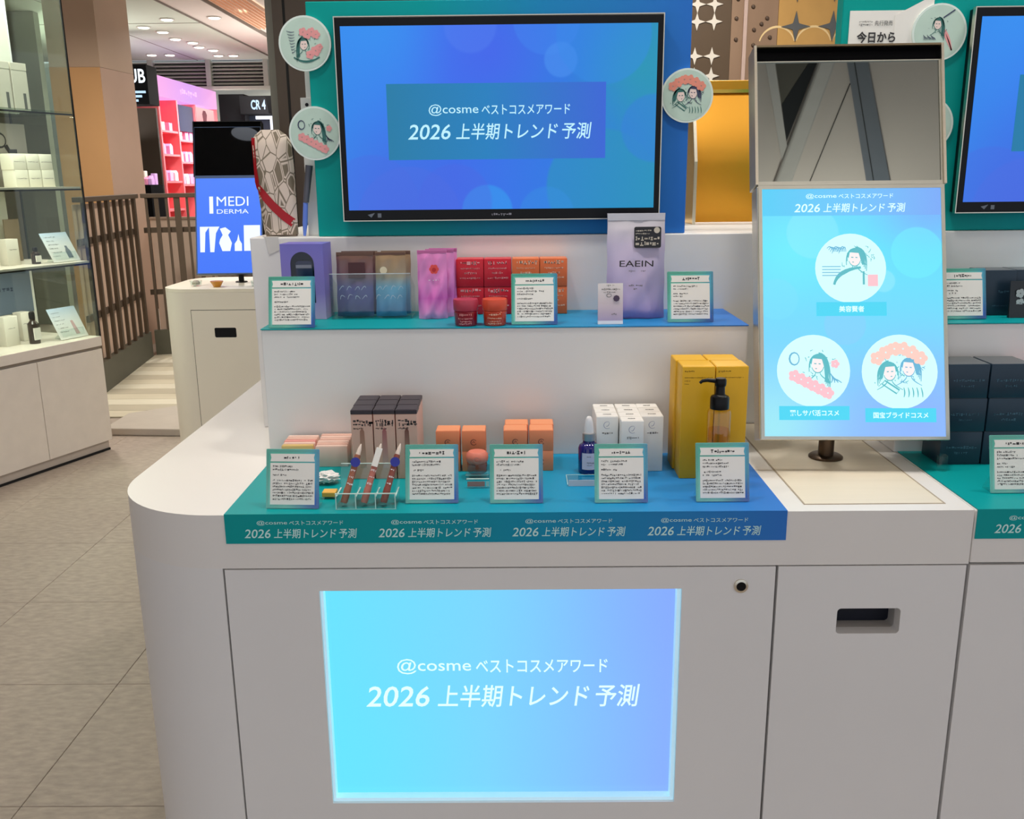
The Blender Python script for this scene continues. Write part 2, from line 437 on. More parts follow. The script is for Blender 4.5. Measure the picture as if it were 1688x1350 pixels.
# ================================================================== THE WHITE ISLAND
ZT = .89
def arc(cx, cy, r, a0, a1, n=12): return [(cx+r*math.cos(R(a0+(a1-a0)*i/n)), cy+r*math.sin(R(a0+(a1-a0)*i/n))) for i in range(n+1)]
RC = .215
wt = thing('worktop', 'white island worktop with a deep front apron and a rounded left corner', 'worktop', (0, 0, 0))
poly = arc(-.752+RC, RC, RC, 180, 270, 16)+[(.7805, 0), (.7805, 1.75), (-.752, 1.75)]
part('slab', MB().prism(poly, .7905, ZT), TOPW, wt, smooth=True)
insm = M('inset_plate', (240, 228, 206), .35, var=.02, stretch=(.3, 6, 1))
part('inset_plate', MB().box(.50, .742, .035, .58, ZT, ZT+.0006), insm, wt, label='cream inset plate with a fine outline')
fr = MB()
for a in ((.497, .5, .032, .583), (.742, .745, .032, .583), (.5, .742, .032, .035), (.5, .742, .580, .583)): fr.box(*a, ZT, ZT+.0009)
part('inset_outline', fr, M('inset_line', (176, 160, 138), .6), wt)
wt2 = thing('worktop', 'white worktop of the neighbouring counter at the right edge', 'worktop', (0, 0, 0))
part('slab', MB().box(.7825, 2.3, 0, 1.75, .792, ZT), TOPW, wt2, bevel=.0025)

# base unit with the big screen
u1 = thing('counter_cabinet', 'white counter base with a rounded left end and a screen opening', 'cabinet')
poly = arc(-.752+RC, RC, RC, 180, 270, 16)+[(-.5245, 0), (-.5245, 1.74), (-.752, 1.74)]
part('rounded_end', MB().prism(poly, 0, .7905), WHITE, u1, smooth=True)
part('carcass', MB().box(-.5245, .4465, .045, 1.74, 0, .7905), DARKGAP, u1)
dp = part('front_panel', plate_hole(rectpoly(-.521, .4455, .04, .788), rectpoly(-.357, .283, .314, .747), 0, .022), WHITE, u1)
part('plinth', MB().box(-.5245, .4465, .02, .045, 0, .04), WHITE, u1)
lk = part('lock', MB().lathe([(.0125, 0), (.0125, .003), (.0085, .004), (.0085, .0005)], 24), CHROME, dp, smooth=True, loc=(.386, 0, .752), rot=(R(90), 0, 0), label='small round lock')
part('keyhole', MB().lathe([(.0004, 0), (.0083, 0), (.0083, .0022), (.0004, .0022)], 20), BLACK, dp, loc=(.386, 0, .752), rot=(R(90), 0, 0))
# base unit with the bin slot
def slot_unit(label, x0, x1, sx0, sx1, sz0, sz1, y=0, zt=.788, depth=1.74):
    u = thing('counter_cabinet', label, 'cabinet')
    part('carcass', MB().box(x0+.001, x1-.001, y+.075, y+depth, 0, zt+.0025), DARKGAP, u)
    d = part('door', plate_hole(rectpoly(x0+.003, x1-.003, .04, zt), roundrect(sx0, sx1, sz0, sz1, .007), y, y+.024), WHITE, u)
    part('slot_lining', plate_hole(roundrect(sx0-.004, sx1+.004, sz0-.004, sz1+.004, .01), roundrect(sx0+.0005, sx1-.0005, sz0+.0005, sz1-.0005, .007), y+.0243, y+.05), M('slot_grey', (190, 184, 178), .5), d)
    part('slot_back', MB().box(sx0-.004, sx1+.004, y+.0505, y+.054, sz0-.004, sz1+.004), M('slot_navy', (14, 18, 34), .5), d)
    part('plinth', MB().box(x0+.001, x1-.001, y+.03, y+.075, 0, .04), WHITE, u)
    return u
slot_unit('white counter base unit with a dark slot in its door, under the tilted display', .4475, .7805, .559, .671, .658, .707)
u3 = thing('counter_cabinet', 'plain white base unit of the neighbouring counter at the right edge', 'cabinet')
part('carcass', MB().box(.7825, 2.3, .045, 1.74, 0, .7905), DARKGAP, u3)
part('front_panel', MB().box(.784, 1.75, 0, .022, .04, .788), WHITE, u3)
part('plinth', MB().box(.7825, 2.3, .02, .045, 0, .04), WHITE, u3)

# big screen let into the base unit
FS = GRAD('front_screen_glow', [(0, (104, 226, 255)), (.45, (122, 214, 255)), (1, (134, 176, 255))], 'X', -.3, .3, .25, emit=1.0,
          blobs=((-.3, -.15, .12, .2, (96, 232, 255), .5), (.32, .2, .1, .2, (132, 166, 255), .5)))
t = thing('display_screen', 'large glowing cyan to lilac screen let into the counter front', 'screen', (-.037, .0, .5305))
part('panel', MB().box(-.32, .32, .0225, .034, -.2165, .2165), FS, t)
rim = M('screen_rim_added_glow', (236, 240, 242), .4, emit=(140, 220, 250), es=.45)  # glow put into the rim colour in place of light from the screen
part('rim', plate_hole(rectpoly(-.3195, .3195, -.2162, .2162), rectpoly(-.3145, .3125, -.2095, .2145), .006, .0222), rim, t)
brand_lines(t, SCRTEXT2, .001, .055, .385, .031, -.006, .505, .046, .0218)

# gradient sheets
TEAL, BLUE = (0, 156, 156), (52, 120, 206)
def grad_sheet(name, x0, x1, **k):
    return GRAD(name, [(0, TEAL), (.30, (0, 156, 162)), (.62, (24, 146, 190)), (1, BLUE)], 'X', x0, x1, rough=.42, spec=.2, **k)
def mat_sheet(label, x0, x1, reps, clip=None):
    t = thing('printed_sheet', label, 'sheet')
    poly = [(-.0022, .838), (-.0008, .838), (-.0008, ZT+.0008), (.3445, ZT+.0008), (.3445, ZT+.0022), (-.0022, ZT+.0022)]
    part('sheet', MB().prismX(poly, x0, x1), grad_sheet('gradient_sheet', x0, x1), t)
    for cx in reps:
        brand_lines(t, MINTPRINT, cx, .876, .150, .0088, .8565, .196, .0178, -.0026, 'lettering')
    return t
mat_sheet('teal to blue sheet with four repeats of pale lettering over the counter edge', -.513, .459, (-.382, -.149, .083, .317))
mat_sheet('teal sheet with pale 2026 lettering over the right-hand counter edge', .785, 1.757, (.915, 1.148))

# stepped plinths
def plinth(name, label, x0, x1, y0, y1, z1):
    o = link(name, MB().box(x0, x1, y0, y1, ZT+.0002, z1).mesh(name, .0025, 2), WHITE)
    return tag(o, label, 'plinth')
ZS = 1.1605
plinth('display_step', 'white lower display step carrying the row of pouches and red cartons', -.523, .462, .345, .5845, 1.158)
plinth('display_step', 'white lower display step with the navy cartons at the right edge', .777, 1.762, .345, .5845, 1.158)
plinth('display_plinth', 'white upper plinth under the wide television on its gradient board', -.60, .66, .585, 1.3, 1.328)
plinth('display_plinth', 'white upper plinth under the television cut off at the right edge', .7826, 1.84, .585, 1.3, 1.328)
def shelf_sheet(label, x0, x1):
    o = link('shelf_sheet', MB().box(x0, x1, .3432, .5835, 1.1582, ZS-.0005).mesh('shelf_sheet'), grad_sheet('gradient_shelf', x0, x1))
    return tag(o, label, 'sheet')
shelf_sheet('thin teal to blue sheet lying on the display step of pouches', -.523, .462)
shelf_sheet('thin teal sheet lying on the step at the right edge', .777, 1.762)

# ------------------------------------------------------------------ gradient boards with televisions
def tv_screen_mat(name, gradx):
    return GRAD(name, [(0, (34, 128, 236)), (.35, (44, 104, 236)), (.7, (22, 116, 226)), (1, (6, 140, 190))], 'X', -.33, .33, .2, emit=.95, blobs=(
        (-.26, .20, .10, .16, (34, 146, 244), .8), (-.02, .14, .08, .12, (56, 92, 236), .8), (.30, .10, .06, .10, (0, 150, 176), .8),
        (-.22, -.18, .10, .14, (52, 88, 220), .7), (.22, -.14, .12, .004, (4, 142, 186), .65), (-.28, -.17, .10, .003, (60, 100, 226), .35),
        (-.20, -.21, .115, .003, (64, 104, 226), .45), (-.03, -.19, .055, .003, (30, 152, 240), .6), (.10, -.20, .06, .003, (30, 140, 226), .4),
        (-.06, .19, .055, .004, (70, 120, 240), .45), (.10, .20, .07, .003, (50, 130, 240), .4), (.13, .12, .035, .003, (60, 140, 240), .6),
        (.22, .17, .10, .003, (30, 134, 232), .4), (.33, -.02, .07, .004, (30, 120, 220), .5), (-.10, -.17, .08, .004, (62, 96, 226), .4)))
def television(label, cx, cz, w, h, text=True):
    t = thing('television', label, 'television', (cx, .60, cz))
    hw, hh = w/2, h/2
    part('housing', MB().box(-hw, hw, -.034, -.0005, -hh, hh), BLACK, t, bevel=.002)
    part('edge_trim', plate_hole(rectpoly(-hw-.002, hw+.002, -hh-.002, hh+.002), rectpoly(-hw, hw, -hh, hh), -.033, -.02), CHROME, t)
    sx0, sx1, sz0, sz1 = -hw+.012, hw-.012, -hh+.022, hh-.018
    sc = part('screen', MB().box(sx0, sx1, -.0352, -.0342, sz0, sz1), tv_screen_mat('television_picture', w), t)
    bn = part('screen_banner', MB().box(-.241, .226, -.0358, -.0353, -.081, .075), GRAD('banner_glow', [(0, (0, 120, 165)), (.45, (0, 124, 190)), (1, (44, 96, 214))], 'X', -.24, .23, .25, emit=.95), t)
    brand_lines(t, SCRTEXT, -.001, .021, .302, .0235, -.0235, .394, .034, -.0362)
    lg = MB(); dashes(lg, -.021, .021, -hh+.010, .007, random.Random(3), -.0345, 1.)
    part('brand_mark', lg, M('brand_grey', (150, 150, 160), .5), t, kind='stuff')
    ic = MB(); ic.add([(-hw+.052, -.0345, -hh+.012), (-hw+.068, -.0345, -hh+.016), (-hw+.06, -.0345, -hh+.006)], [(0, 2, 1)])
    ic.rect(-hw+.074, -hw+.082, -hh+.006, -hh+.015, -.0345)
    part('indicator', ic, M('indicator_grey', (110, 116, 126), .5), t)
    return t
def board(label, x0, x1, gx0, gx1):
    o = link('gradient_board', MB().box(x0, x1, .6003, .64, 1.3284, 1.818).mesh('gradient_board', .0015, 1),
             GRAD('board_gradient', [(0, (0, 156, 148)), (.30, (0, 154, 158)), (.62, (30, 132, 190)), (1, (44, 112, 200))], 'X', gx0, gx1, .45, spec=.15))
    return tag(o, label, 'board')
board('tall teal to blue gradient board behind the central television', -.448, .372, -.448, .372)
board('teal board behind the television cut off at the right edge', .69, 1.75, .9, 1.75)
television('wide flat television with blue bubble picture in the centre', -.0375, 1.5725, .69, .417)
television('flat television with blue picture cut off by the right edge', 1.302, 1.5775, .69, .417)

# ------------------------------------------------------------------ round illustrated badges
MINT = M('badge_mint', (196, 220, 206), .5, var=.04, vs=30)
MINTR = M('badge_rim', (226, 240, 232), .5)
INKT = M('ink_teal', (54, 112, 106), .6); INKD = M('ink_navy', (62, 70, 98), .6)
INKP = M('ink_pink', (236, 160, 160), .6); INKO = M('ink_coral', (238, 150, 130), .6); SKIN = M('ink_blush', (244, 220, 212), .6)
def bez(p0, p1, p2, n=9):
    return [((1-t)**2*p0[0]+2*(1-t)*t*p1[0]+t*t*p2[0], (1-t)**2*p0[1]+2*(1-t)*t*p1[1]+t*t*p2[1]) for t in [i/(n-1) for i in range(n)]]
def figure(lines, skin, cx, cz, s, turn, rnd, long_hair=True):
    e = [(cx+s*.30*math.cos(R(a))*(1 if turn > 0 else 1), cz+s*.40*math.sin(R(a))) for a in range(200, 345, 16)]
    skin.disc(cx, cz, s*.28, -.0001, 18, s*.38)
    drop = .95 if long_hair else .35
    hair = [(cx-turn*s*.02, cz+s*.50), (cx-turn*s*.34, cz+s*.42), (cx-turn*s*.50, cz+s*.10), (cx-turn*s*.46, cz-s*drop*.6), (cx-turn*s*.62, cz-s*drop), (cx-turn*s*.36, cz-s*drop*.9), (cx-turn*s*.30, cz-s*.1), (cx-turn*s*.20, cz+s*.26), (cx+turn*s*.24, cz+s*.30), (cx+turn*s*.30, cz-s*.02), (cx+turn*s*.38, cz+s*.24), (cx+turn*s*.20, cz+s*.46)]
    if turn < 0: hair = hair[::-1]
    lines.add([(x, .0001, z) for x, z in hair], [tuple(range(len(hair)))])
    for k in range(14):
        a = R(rnd.uniform(-150, 150)); r0 = s*rnd.uniform(.55, .95); px, pz = cx+r0*math.cos(a), cz+r0*math.sin(a)*.8
        lines.ribbon(bez((px, pz), (px+s*rnd.uniform(-.12, .12), pz+s*rnd.uniform(-.12, .12)), (px+s*rnd.uniform(-.2, .2), pz+s*rnd.uniform(-.2, .2)), 6), s*.035)
    lines.ribbon(e, s*.05)
    for k in range(5):
        o = rnd.uniform(-.06, .06)
        lines.ribbon(bez((cx-turn*s*.05, cz+s*(.46+.03*k)), (cx-turn*s*(.5+.05*k), cz+s*(.45+o)), (cx-turn*s*(.33+.06*k), cz-s*(.1+(.75 if long_hair else .15)+.1*k))), s*.06)
    for k in range(3):
        lines.ribbon(bez((cx-turn*s*.05, cz+s*(.46+.03*k)), (cx+turn*s*(.38+.04*k), cz+s*(.45)), (cx+turn*s*(.33+.04*k), cz+s*(.05-.2*k))), s*.06)
    lines.ribbon([(cx+turn*s*.06, cz+s*.04), (cx+turn*s*.17, cz+s*.05)], s*.05); lines.ribbon([(cx-turn*s*.14, cz+s*.03), (cx-turn*s*.04, cz+s*.04)], s*.05)
    lines.ribbon([(cx+turn*s*.04, cz-s*.2), (cx+turn*s*.12, cz-s*.19)], s*.045)
    lines.ribbon(bez((cx-s*.1, cz-s*.38), (cx-s*.12, cz-s*.6), (cx-s*.62, cz-s*.85)), s*.05)
    lines.ribbon(bez((cx+s*.1, cz-s*.38), (cx+s*.12, cz-s*.6), (cx+s*.62, cz-s*.85)), s*.05)
def blossom(mb, cx, cz, r, n=5):
    for k in range(n):
        a = 2*math.pi*k/n; mb.disc(cx+r*.6*math.cos(a), cz+r*.6*math.sin(a), r*.5, -.0002-.00006*k, 10)
def art(kind, rad, parent, y, mats, prefix='drawing'):
    """line drawing for a disc of the given radius"""
    rnd = random.Random(kind*11+3)
    ln, ln2, sk, fl = MB(), MB(), MB(), MB()
    if kind == 0:      # flowers above a bowed figure
        for k in range(4): blossom(fl, -.05+.18*k, .45-.1*(k % 2), .17)
        blossom(fl, .45, -.3, .2); blossom(fl, .2, -.45, .17); blossom(fl, .62, -.15, .13)
        figure(ln, sk, -.05, -.05, .55, 1, rnd)
        for k in range(8): ln2.ribbon(bez((-.75+.03*k, .5-.12*k), (-.6, .42-.12*k), (-.42, .46-.11*k)), .03)
        ln.ribbon(bez((-.5, -.55), (0, -.9), (.6, -.55)), .09)
    elif kind == 1:    # figure with a bloom wreath
        figure(ln, sk, .12, .18, .6, -1, rnd)
        for k in range(6): blossom(fl, -.55+.19*k, -.15-.1*k, .17)
        ln2.ribbon([(-.55+.4*math.cos(R(a))*.35, .35+.3*math.sin(R(a))*.6) for a in range(0, 361, 30)], .05)
        for k in range(4): ln2.ribbon(bez((.45+.05*k, -.05-.08*k), (.6, -.2), (.5+.1*k, -.35)), .04)
        blossom(fl, .62, .2, .12)
    elif kind == 2:    # two figures under coral blooms
        for k in range(6): blossom(fl, -.62+.24*k, .38+.28*math.sin(math.pi*k/5), .19)
        figure(ln, sk, -.28, -.02, .58, 1, rnd, False); figure(ln2, sk, .25, .1, .58, -1, rnd, False)
        ln.ribbon([(-.5, -.35), (-.1, -.62), (-.02, -.52), (-.42, -.25), (-.5, -.35)], .05)
        for k in range(5): ln.ribbon(bez((.1+.12*k, -.45), (.15+.12*k, -.6), (.1+.13*k, -.72)), .035)
    elif kind == 3:    # single figure in profile with raised arm
        figure(ln, sk, -.1, .3, .5, -1, rnd)
        for k in range(2): fl.ribbon(bez((.1+.1*k, .1), (.3+.1*k, -.2), (.55, -.7)), .1)
        ln2.ribbon([(.1, .55), (.55, .85)], .05)
        for k in range(9): ln2.ribbon(bez((-.65+.05*k, -.1-.05*(k % 3)), (-.6+.05*k, -.2), (-.62+.06*k, -.3)), .03)
    else:              # figure in a room with framed picture
        figure(ln, sk, .12, .3, .6, -1, rnd, False)
        for k in range(10): ln2.ribbon(bez((-.7+.05*k, .6-.05*(k % 4)), (-.6+.05*k, .75), (-.5+.04*k, .5)), .03)
        for k in range(4): ln2.ribbon([(-.85, .05-.09*k), (-.3, .05-.09*k)], .025)
        ln.ribbon(bez((-.5, -.5), (-.4, -.05), (.3, .02)), .12); ln.ribbon([(.38, -.5), (.38, -.1)], .06)
        fl.rect(.5, .8, -.55, -.2, -.0002)
    out = []
    for nm, mb, mt, dy in ((prefix+'_blush', sk, mats[2], -.0002), (prefix+'_blossom', fl, mats[3], -.0003), (prefix+'_lines', ln, mats[0], -.0005), (prefix+'_lines', ln2, mats[1], -.0006)):
        if not mb.f: continue
        mb.v = [(x*rad, yy, z*rad) for x, yy, z in mb.v]
        o = part(nm, mb, mt, parent, loc=(0, y+dy, 0)); o['kind'] = 'stuff'; out.append(o)
    return out
def badge(label, x, z, rad, kind, fl=INKP):
    t = thing('round_badge', label, 'badge', (x, .5995, z), group='round illustrated badges')
    part('disc', MB().lathe([(rad*.02, 0), (rad, 0), (rad, .006), (rad*.02, .006)], 48), MINTR, t, rot=(R(90), 0, 0))
    part('face', MB().disc(0, 0, rad*.93, -.0063, 48), MINT, t)
    art(kind, rad*.9, t, -.0065, (INKT, INKD, SKIN, fl))
badge('round mint badge with pink flowers above a bowed figure, top left of the board', -.452, 1.734, .056, 0)
badge('round mint badge with a pink flower wreath, lower left of the board', -.442, 1.55, .0565, 1)
badge('round badge with two figures under coral blooms, right of the central television', .366, 1.62, .056, 2, INKO)
badge('round badge with one figure, top left of the right-hand television', .895, 1.742, .0575, 3)
badge('round badge half hidden behind the mirror display', .887, 1.555, .0565, 1, INKO)
# poster on the right-hand board
t = thing('poster', 'white paper notice with black Japanese heading above the mirror display', 'poster', (.755, .5997, 1.742))
part('paper', MB().box(-.05, .125, -.0012, 0, -.045, .045), PAPER, t)
part('paper_fold', MB().prismY([(.045, -.045), (.125, -.045), (.125, .075), (.095, .06), (.045, .035)], -.0022, -.0013), PAPER, t)
fit_text('lettering', '今日から', PRINT, t, .008, -.008, .082, .023, -.0026, bold=.03)
pr_ = MB(); dashes(pr_, -.03, -.002, .017, .004, random.Random(5), -.0026, 1.); dashes(pr_, -.03, -.002, .023, .003, random.Random(6), -.0026, 1.)
part('fine_print', pr_, PRINTG, t, kind='stuff')
fit_text('lettering', '先行発売', PRINTG, t, .022, .020, .038, .010, -.0026, bold=.01)

# white batten at the left of the central board
t = thing('support_batten', 'slim white upright batten at the left edge of the central board', 'batten', (-.462, .645, 1.3283))
part('upright', MB().box(-.006, .006, 0, .012, 0, .36), TOPW, t, bevel=.001)
part('bracket', MB().box(-.018, .008, -.004, 0, 0, .30), TOPW, t, bevel=.001)
part('hole', MB().disc(-.004, .285, .004, -.0043), BLACK, t)

# ================================================================== TILTED DISPLAYS
BLACKL = M('lining_black', (5, 5, 6), .9, spec=.05)
def kiosk(label, base, ex_yaw, tilt, corner, w, h, mh, mats, pole_xy, zfloor, thick=.05):
    """screen with a mirror box above it on a short pole; local frame lies in the tilted face"""
    t = thing('display_stand', label, 'display stand', (pole_xy[0], pole_xy[1], zfloor))
    rot = Matrix.Rotation(ex_yaw, 4, 'Z') @ Matrix.Rotation(-tilt, 4, 'X')
    off = Vector(corner)-Vector((pole_xy[0], pole_xy[1], zfloor))
    mw = Matrix.Translation(off) @ rot
    def kp(name, mb, mat, bevel=0., smooth=False, **k):
        o = part(name, mb, mat, t, bevel, smooth, **k); o.matrix_basis = mw.copy(); return o
    kp('housing', MB().box(-.006, w+.006, .003, thick, -.004, h+.004), mats['side'], .002)
    kp('screen', MB().box(0, w, 0, .0028, 0, h), mats['screen'])
    kp('bezel', plate_hole(rectpoly(-.004, w+.004, -.003, h+.004), rectpoly(.003, w-.003, .003, h-.003), -.002, -.0002), mats['bezel'])
    # mirror box
    z0, z1 = h+.012, h+mh
    kp('mirror_box', MB().box(-.009, w+.009, .026, thick+.004, z0-.006, z1), mats['side'], .001)
    kp('box_wall', MB().box(-.009, -.004, -.002, .0255, z0-.006, z1), mats['side'])
    kp('box_wall', MB().box(w+.004, w+.009, -.002, .0255, z0-.006, z1), mats['side'])
    kp('box_top', MB().box(-.0038, w+.0038, -.002, .0255, z1-.004, z1), mats['top'])
    kp('box_lining', MB().box(-.0038, w+.0038, .0045, .0255, z1-.030, z1-.0042), BLACKL)
    kp('mirror', MB().box(-.0036, w+.0036, .0062, .0255, z0, z1-.0305), mats['mirror'])
    kp('mirror_rim', plate_hole(rectpoly(-.0038, w+.0038, z0-.006, z1-.0305), rectpoly(-.0022, w+.0005, z0+.0015, z1-.0325), .0035, .0060), mats['bezel'])
    c = mw @ Vector((w/2, thick+.005, h*.28))
    part('pole', MB().tube([(0, 0, .006), (0, 0, c.z-.04), (c.x*.6, c.y*.7, c.z)], .0155, 16), mats['pole'], t, smooth=True)
    part('base_disc', MB().lathe([(.002, 0), (.034, 0), (.034, .003), (.03, .006), (.002, .006)], 28), mats['pole'], t, smooth=True)
    return t, mw
KS = GRAD('kiosk_glow', [(0, (142, 196, 255)), (.35, (122, 214, 255)), (.75, (96, 226, 255)), (1, (104, 210, 252))], 'Z', 0, .49, .2, emit=1.0, blobs=(
    (.02, .02, .08, .10, (170, 255, 240), .6), (.33, .46, .08, .08, (120, 170, 250), .8), (.06, .36, .06, .08, (110, 240, 255), .6), (.30, .04, .10, .12, (138, 170, 255), .7),
    (.235, .305, .022, .002, (150, 236, 255), .5), (.03, .27, .04, .002, (120, 224, 255), .5), (.30, .36, .05, .002, (110, 240, 255), .5), (.16, .22, .04, .002, (138, 206, 255), .5), (.10, .40, .05, .002, (140, 236, 255), .4)))
kt, kmw = kiosk('tilted display on a short pole, mirror above a glowing cyan advert screen', None, R(-2), R(17), (.470, .22, .959), .35, .49, .285,
                dict(side=CHROME, screen=KS, bezel=M('kiosk_bezel', (205, 204, 192), .3, .85), top=M('kiosk_top_edge', (150, 134, 108), .3, .9), mirror=MIRROR, pole=BRONZE), (.625, .312), ZT+.0008)
def kput(name, mb, mat, y, kind=None):
    o = part(name, mb, mat, kt); o.matrix_basis = kmw @ Matrix.Translation((0, y, 0))
    if kind: o['kind'] = kind
    return o
kput('screen_banner', MB().rect(.004, .346, .434, .487), GRAD('kiosk_header_glow', [(0, (84, 206, 246)), (.5, (110, 196, 250)), (1, (122, 170, 248))], 'X', 0, .35, .3, emit=1.), -.0004)
KW = EMIT('kiosk_white_ink', (214, 250, 255), 1.15)
for o in brand_lines(kt, KW, .172, .472, .168, .0105, .449, .214, .018, 0): o.matrix_basis = kmw @ Matrix.Translation((0, -.0010, 0))
KD = EMIT('kiosk_disc_glow', (206, 250, 252), 1.08)
KT_ = EMIT('kiosk_ink_teal', (96, 196, 206), .9); KN_ = EMIT('kiosk_ink_blue', (110, 190, 226), .9); KP_ = EMIT('kiosk_ink_pink', (255, 196, 206), 1.); KO_ = EMIT('kiosk_ink_coral', (255, 208, 196), 1.); KSK = EMIT('kiosk_ink_blush', (255, 236, 236), 1.05)
KB = EMIT('kiosk_label_cyan', (70, 214, 244), 1.)
for cx, cz, rad, kind, flm, cap, lw in ((.172, .330, .068, 4, KP_, '美容賢者', .048), (.098, .130, .070, 1, KP_, '麗しサバ活コスメ', .094), (.262, .128, .072, 2, KO_, '国宝ブライドコスメ', .104)):
    kput('picture_disc', MB().disc(cx, cz, rad, 0, 40), KD, -.0006)
    for o in art(kind, rad*.95, kt, 0, (KT_, KN_, KSK, flm), 'picture'):
        o.matrix_basis = kmw @ Matrix.Translation((cx, -.0012+o.location.y, cz))
    zb = cz-rad-.012
    kput('caption_bar', MB().rect(cx-.067, cx+.067, zb-.0135, zb+.0135), KB, -.0024)
    o = fit_text('caption', cap, KW, kt, cx, zb, lw, .012, 0, .02); o.matrix_basis = kmw @ Matrix.Translation((0, -.0028, 0))

# ================================================================== INFORMATION CARDS
CARDG = GRAD('card_frame_gradient', [(0, (110, 204, 190)), (.4, (150, 216, 204)), (.75, (96, 190, 200)), (1, (50, 116, 206))], 'X', -.062, .062, .35,
             blobs=((.048, .004, .03, .03, (30, 80, 186), .9), (-.03, .10, .05, .03, (76, 178, 156), .8)))
card_frame = MB().prismY(roundrect(-.047, .047, 0, .104, .002, 2), -.0012, .0012).mesh('frame', .0004, 1); card_frame.materials.append(CARDG)
card_lip = plate_hole(rectpoly(-.047, .047, 0, .104), rectpoly(-.0425, .0425, .0055, .0985), -.0022, -.0013).mesh('acrylic_edge'); card_lip.materials.append(GLASS('card_acrylic', (240, 250, 248), .10))
card_paper = MB().box(-.0395, .0395, -.0019, -.0013, .0065, .0795).mesh('paper'); card_paper.materials.append(PAPER)
card_head = MB().prismY([(-.0395, .082), (.0395, .082), (.0378, .0885), (.0395, .0955), (-.0395, .0955), (-.0378, .0885)], -.0019, -.0013).mesh('header_strip'); card_head.materials.append(PAPER)
card_strut = MB().prismX([(.0024, 0.0), (.034, 0.0), (.034, .002), (.0108, .03)], -.045, .045).mesh('foot'); card_strut.materials.append(CLEAR)
def card(label, x, y, z, seed, rz=0., tilt=15, group='information cards'):
    t = thing('information_card', label, 'card', (x, y, z), rz, group)
    q = R(-tilt)
    for nm, me in (('frame', card_frame), ('acrylic_edge', card_lip), ('paper', card_paper), ('header_strip', card_head)):
        link(nm, me, None, t, (0, 0, .0008), (q, 0, 0))
    link('foot', card_strut, None, t, (0, .001, .0003))
    rnd = random.Random(seed); mb = MB(); yy = -.0022
    hw = rnd.uniform(.014, .024); dashes(mb, -hw, hw, .0888, .0062, rnd, yy, 1.)
    zz = .0735
    for k in range(rnd.choice((2, 3))): dashes(mb, -.035, .034, zz, .0036, rnd, yy, .95, rnd.uniform(.35, .8)); zz -= .0058
    zz -= .0035
    for k in range(rnd.choice((1, 2))): dashes(mb, -.035, .034, zz, .0034, rnd, yy, .9, rnd.uniform(.25, .5)); zz -= .0056
    zz -= .004
    while zz > .011:
        dashes(mb, -.035, .035, zz, .0036, rnd, yy, .97, rnd.choice((1., 1., .97, .95, .5 if zz < .02 else 1.))); zz -= .0054
    o = part('printed_text', mb, PRINT, t, kind='stuff'); o.location = (0, 0, .0008); o.rotation_euler = (q, 0, 0)
    return t
Z1 = ZT+.0024
card('teal-framed text card in front of the pink flat cartons', -.400, .024, Z1, 1, R(-3))
card('teal-framed text card beside the three tester sticks', -.157, .046, Z1, 2)
card('teal-framed text card in front of the four-carton orange pile', -.007, .043, Z1, 3)
card('teal-framed text card in front of the white cartons', .178, .041, Z1, 4)
card('teal-framed text card in front of the yellow cartons', .357, .043, Z1, 5)
Z2 = ZS
card('teal-framed text card in front of the purple box', -.4605, .350, Z2, 6)
card('teal-framed text card in front of the orange upper cartons', .0315, .366, Z2, 7)
card('teal-framed text card to the right of the lavender pouch', .3515, .380, Z2, 8)
card('teal-framed text card on the upper right step beside the navy cartons', .913, .390, Z2, 9)
card('teal-framed text card in front of the stacked dark navy cartons', .892, .078, Z1, 10)

# ================================================================== CARTONS
def carton_mesh(w, d, h, lid=0.):
    """folded carton: body with rounded folds and a tuck flap line at the top"""
    mb = MB().box(-w/2, w/2, 0, d, 0, h)
    return mb.mesh('body', min(.0012, w*.03), 2, True)
def carton(name, label, w, d, h, mat, prints=(), flap=None, loc=(0, 0, 0), rz=0., group=None):
    t = thing(name, label, 'carton', loc, rz, group)
    link('body', carton_mesh(w, d, h), mat, t)
    part('tuck_flap', MB().box(-w/2+.0015, w/2-.0015, .0014, d-.0006, h, h+.0005), flap or mat, t)
    for fn in prints: fn(t)
    return t
def P_text(s, zmid, wd, ht, mat, bold=.01, cx=0.):
    return lambda t: fit_text('print', s, mat, t, cx, zmid, wd, ht, -.0004, bold)
def P_dash(rows, mat, seed, y=-.0004):
    def fn(t):
        mb = MB(); rnd = random.Random(seed)
        for x0, x1, z, h in rows: dashes(mb, x0, x1, z, h, rnd, y, 1.)
        part('fine_print', mb, mat, t, kind='stuff')
    return fn

# --- lower step: orange pile pairs
ORM = M('peach_orange_card', (238, 140, 96), .45, var=.03); ORF = M('peach_orange_flap', (244, 156, 108), .4)
INKBR = M('brown_ink', (150, 80, 62), .6)
def ring_mark(z, r):
    def fn(t):
        mb = MB(); mb.ribbon([(r*math.cos(R(a)), z+r*math.sin(R(a))) for a in range(30, 331, 25)], r*.4, -.0004)
        mb.ribbon([(-r*.4, z-r*.2), (0, z+r*.4), (r*.4, z-r*.2)], r*.3, -.0004)
        part('emblem', mb, INKBR, t)
    return fn
c0 = carton('orange_carton', 'peach orange carton behind the stick card, left pile, upper', .0465, .042, .041, ORM, [ring_mark(.018, .0055)], ORF, (-.141, .230, Z1+.0414), group='orange cartons on the counter')
dup(c0, (-.141, .230, Z1), 'peach orange carton behind the stick card, left pile, lower')
dup(c0, (-.0905, .229, Z1+.0414), 'peach orange carton right behind the pink tub, upper of its pile')
dup(c0, (-.0905, .229, Z1), 'peach orange carton right behind the pink tub, lower of its pile')
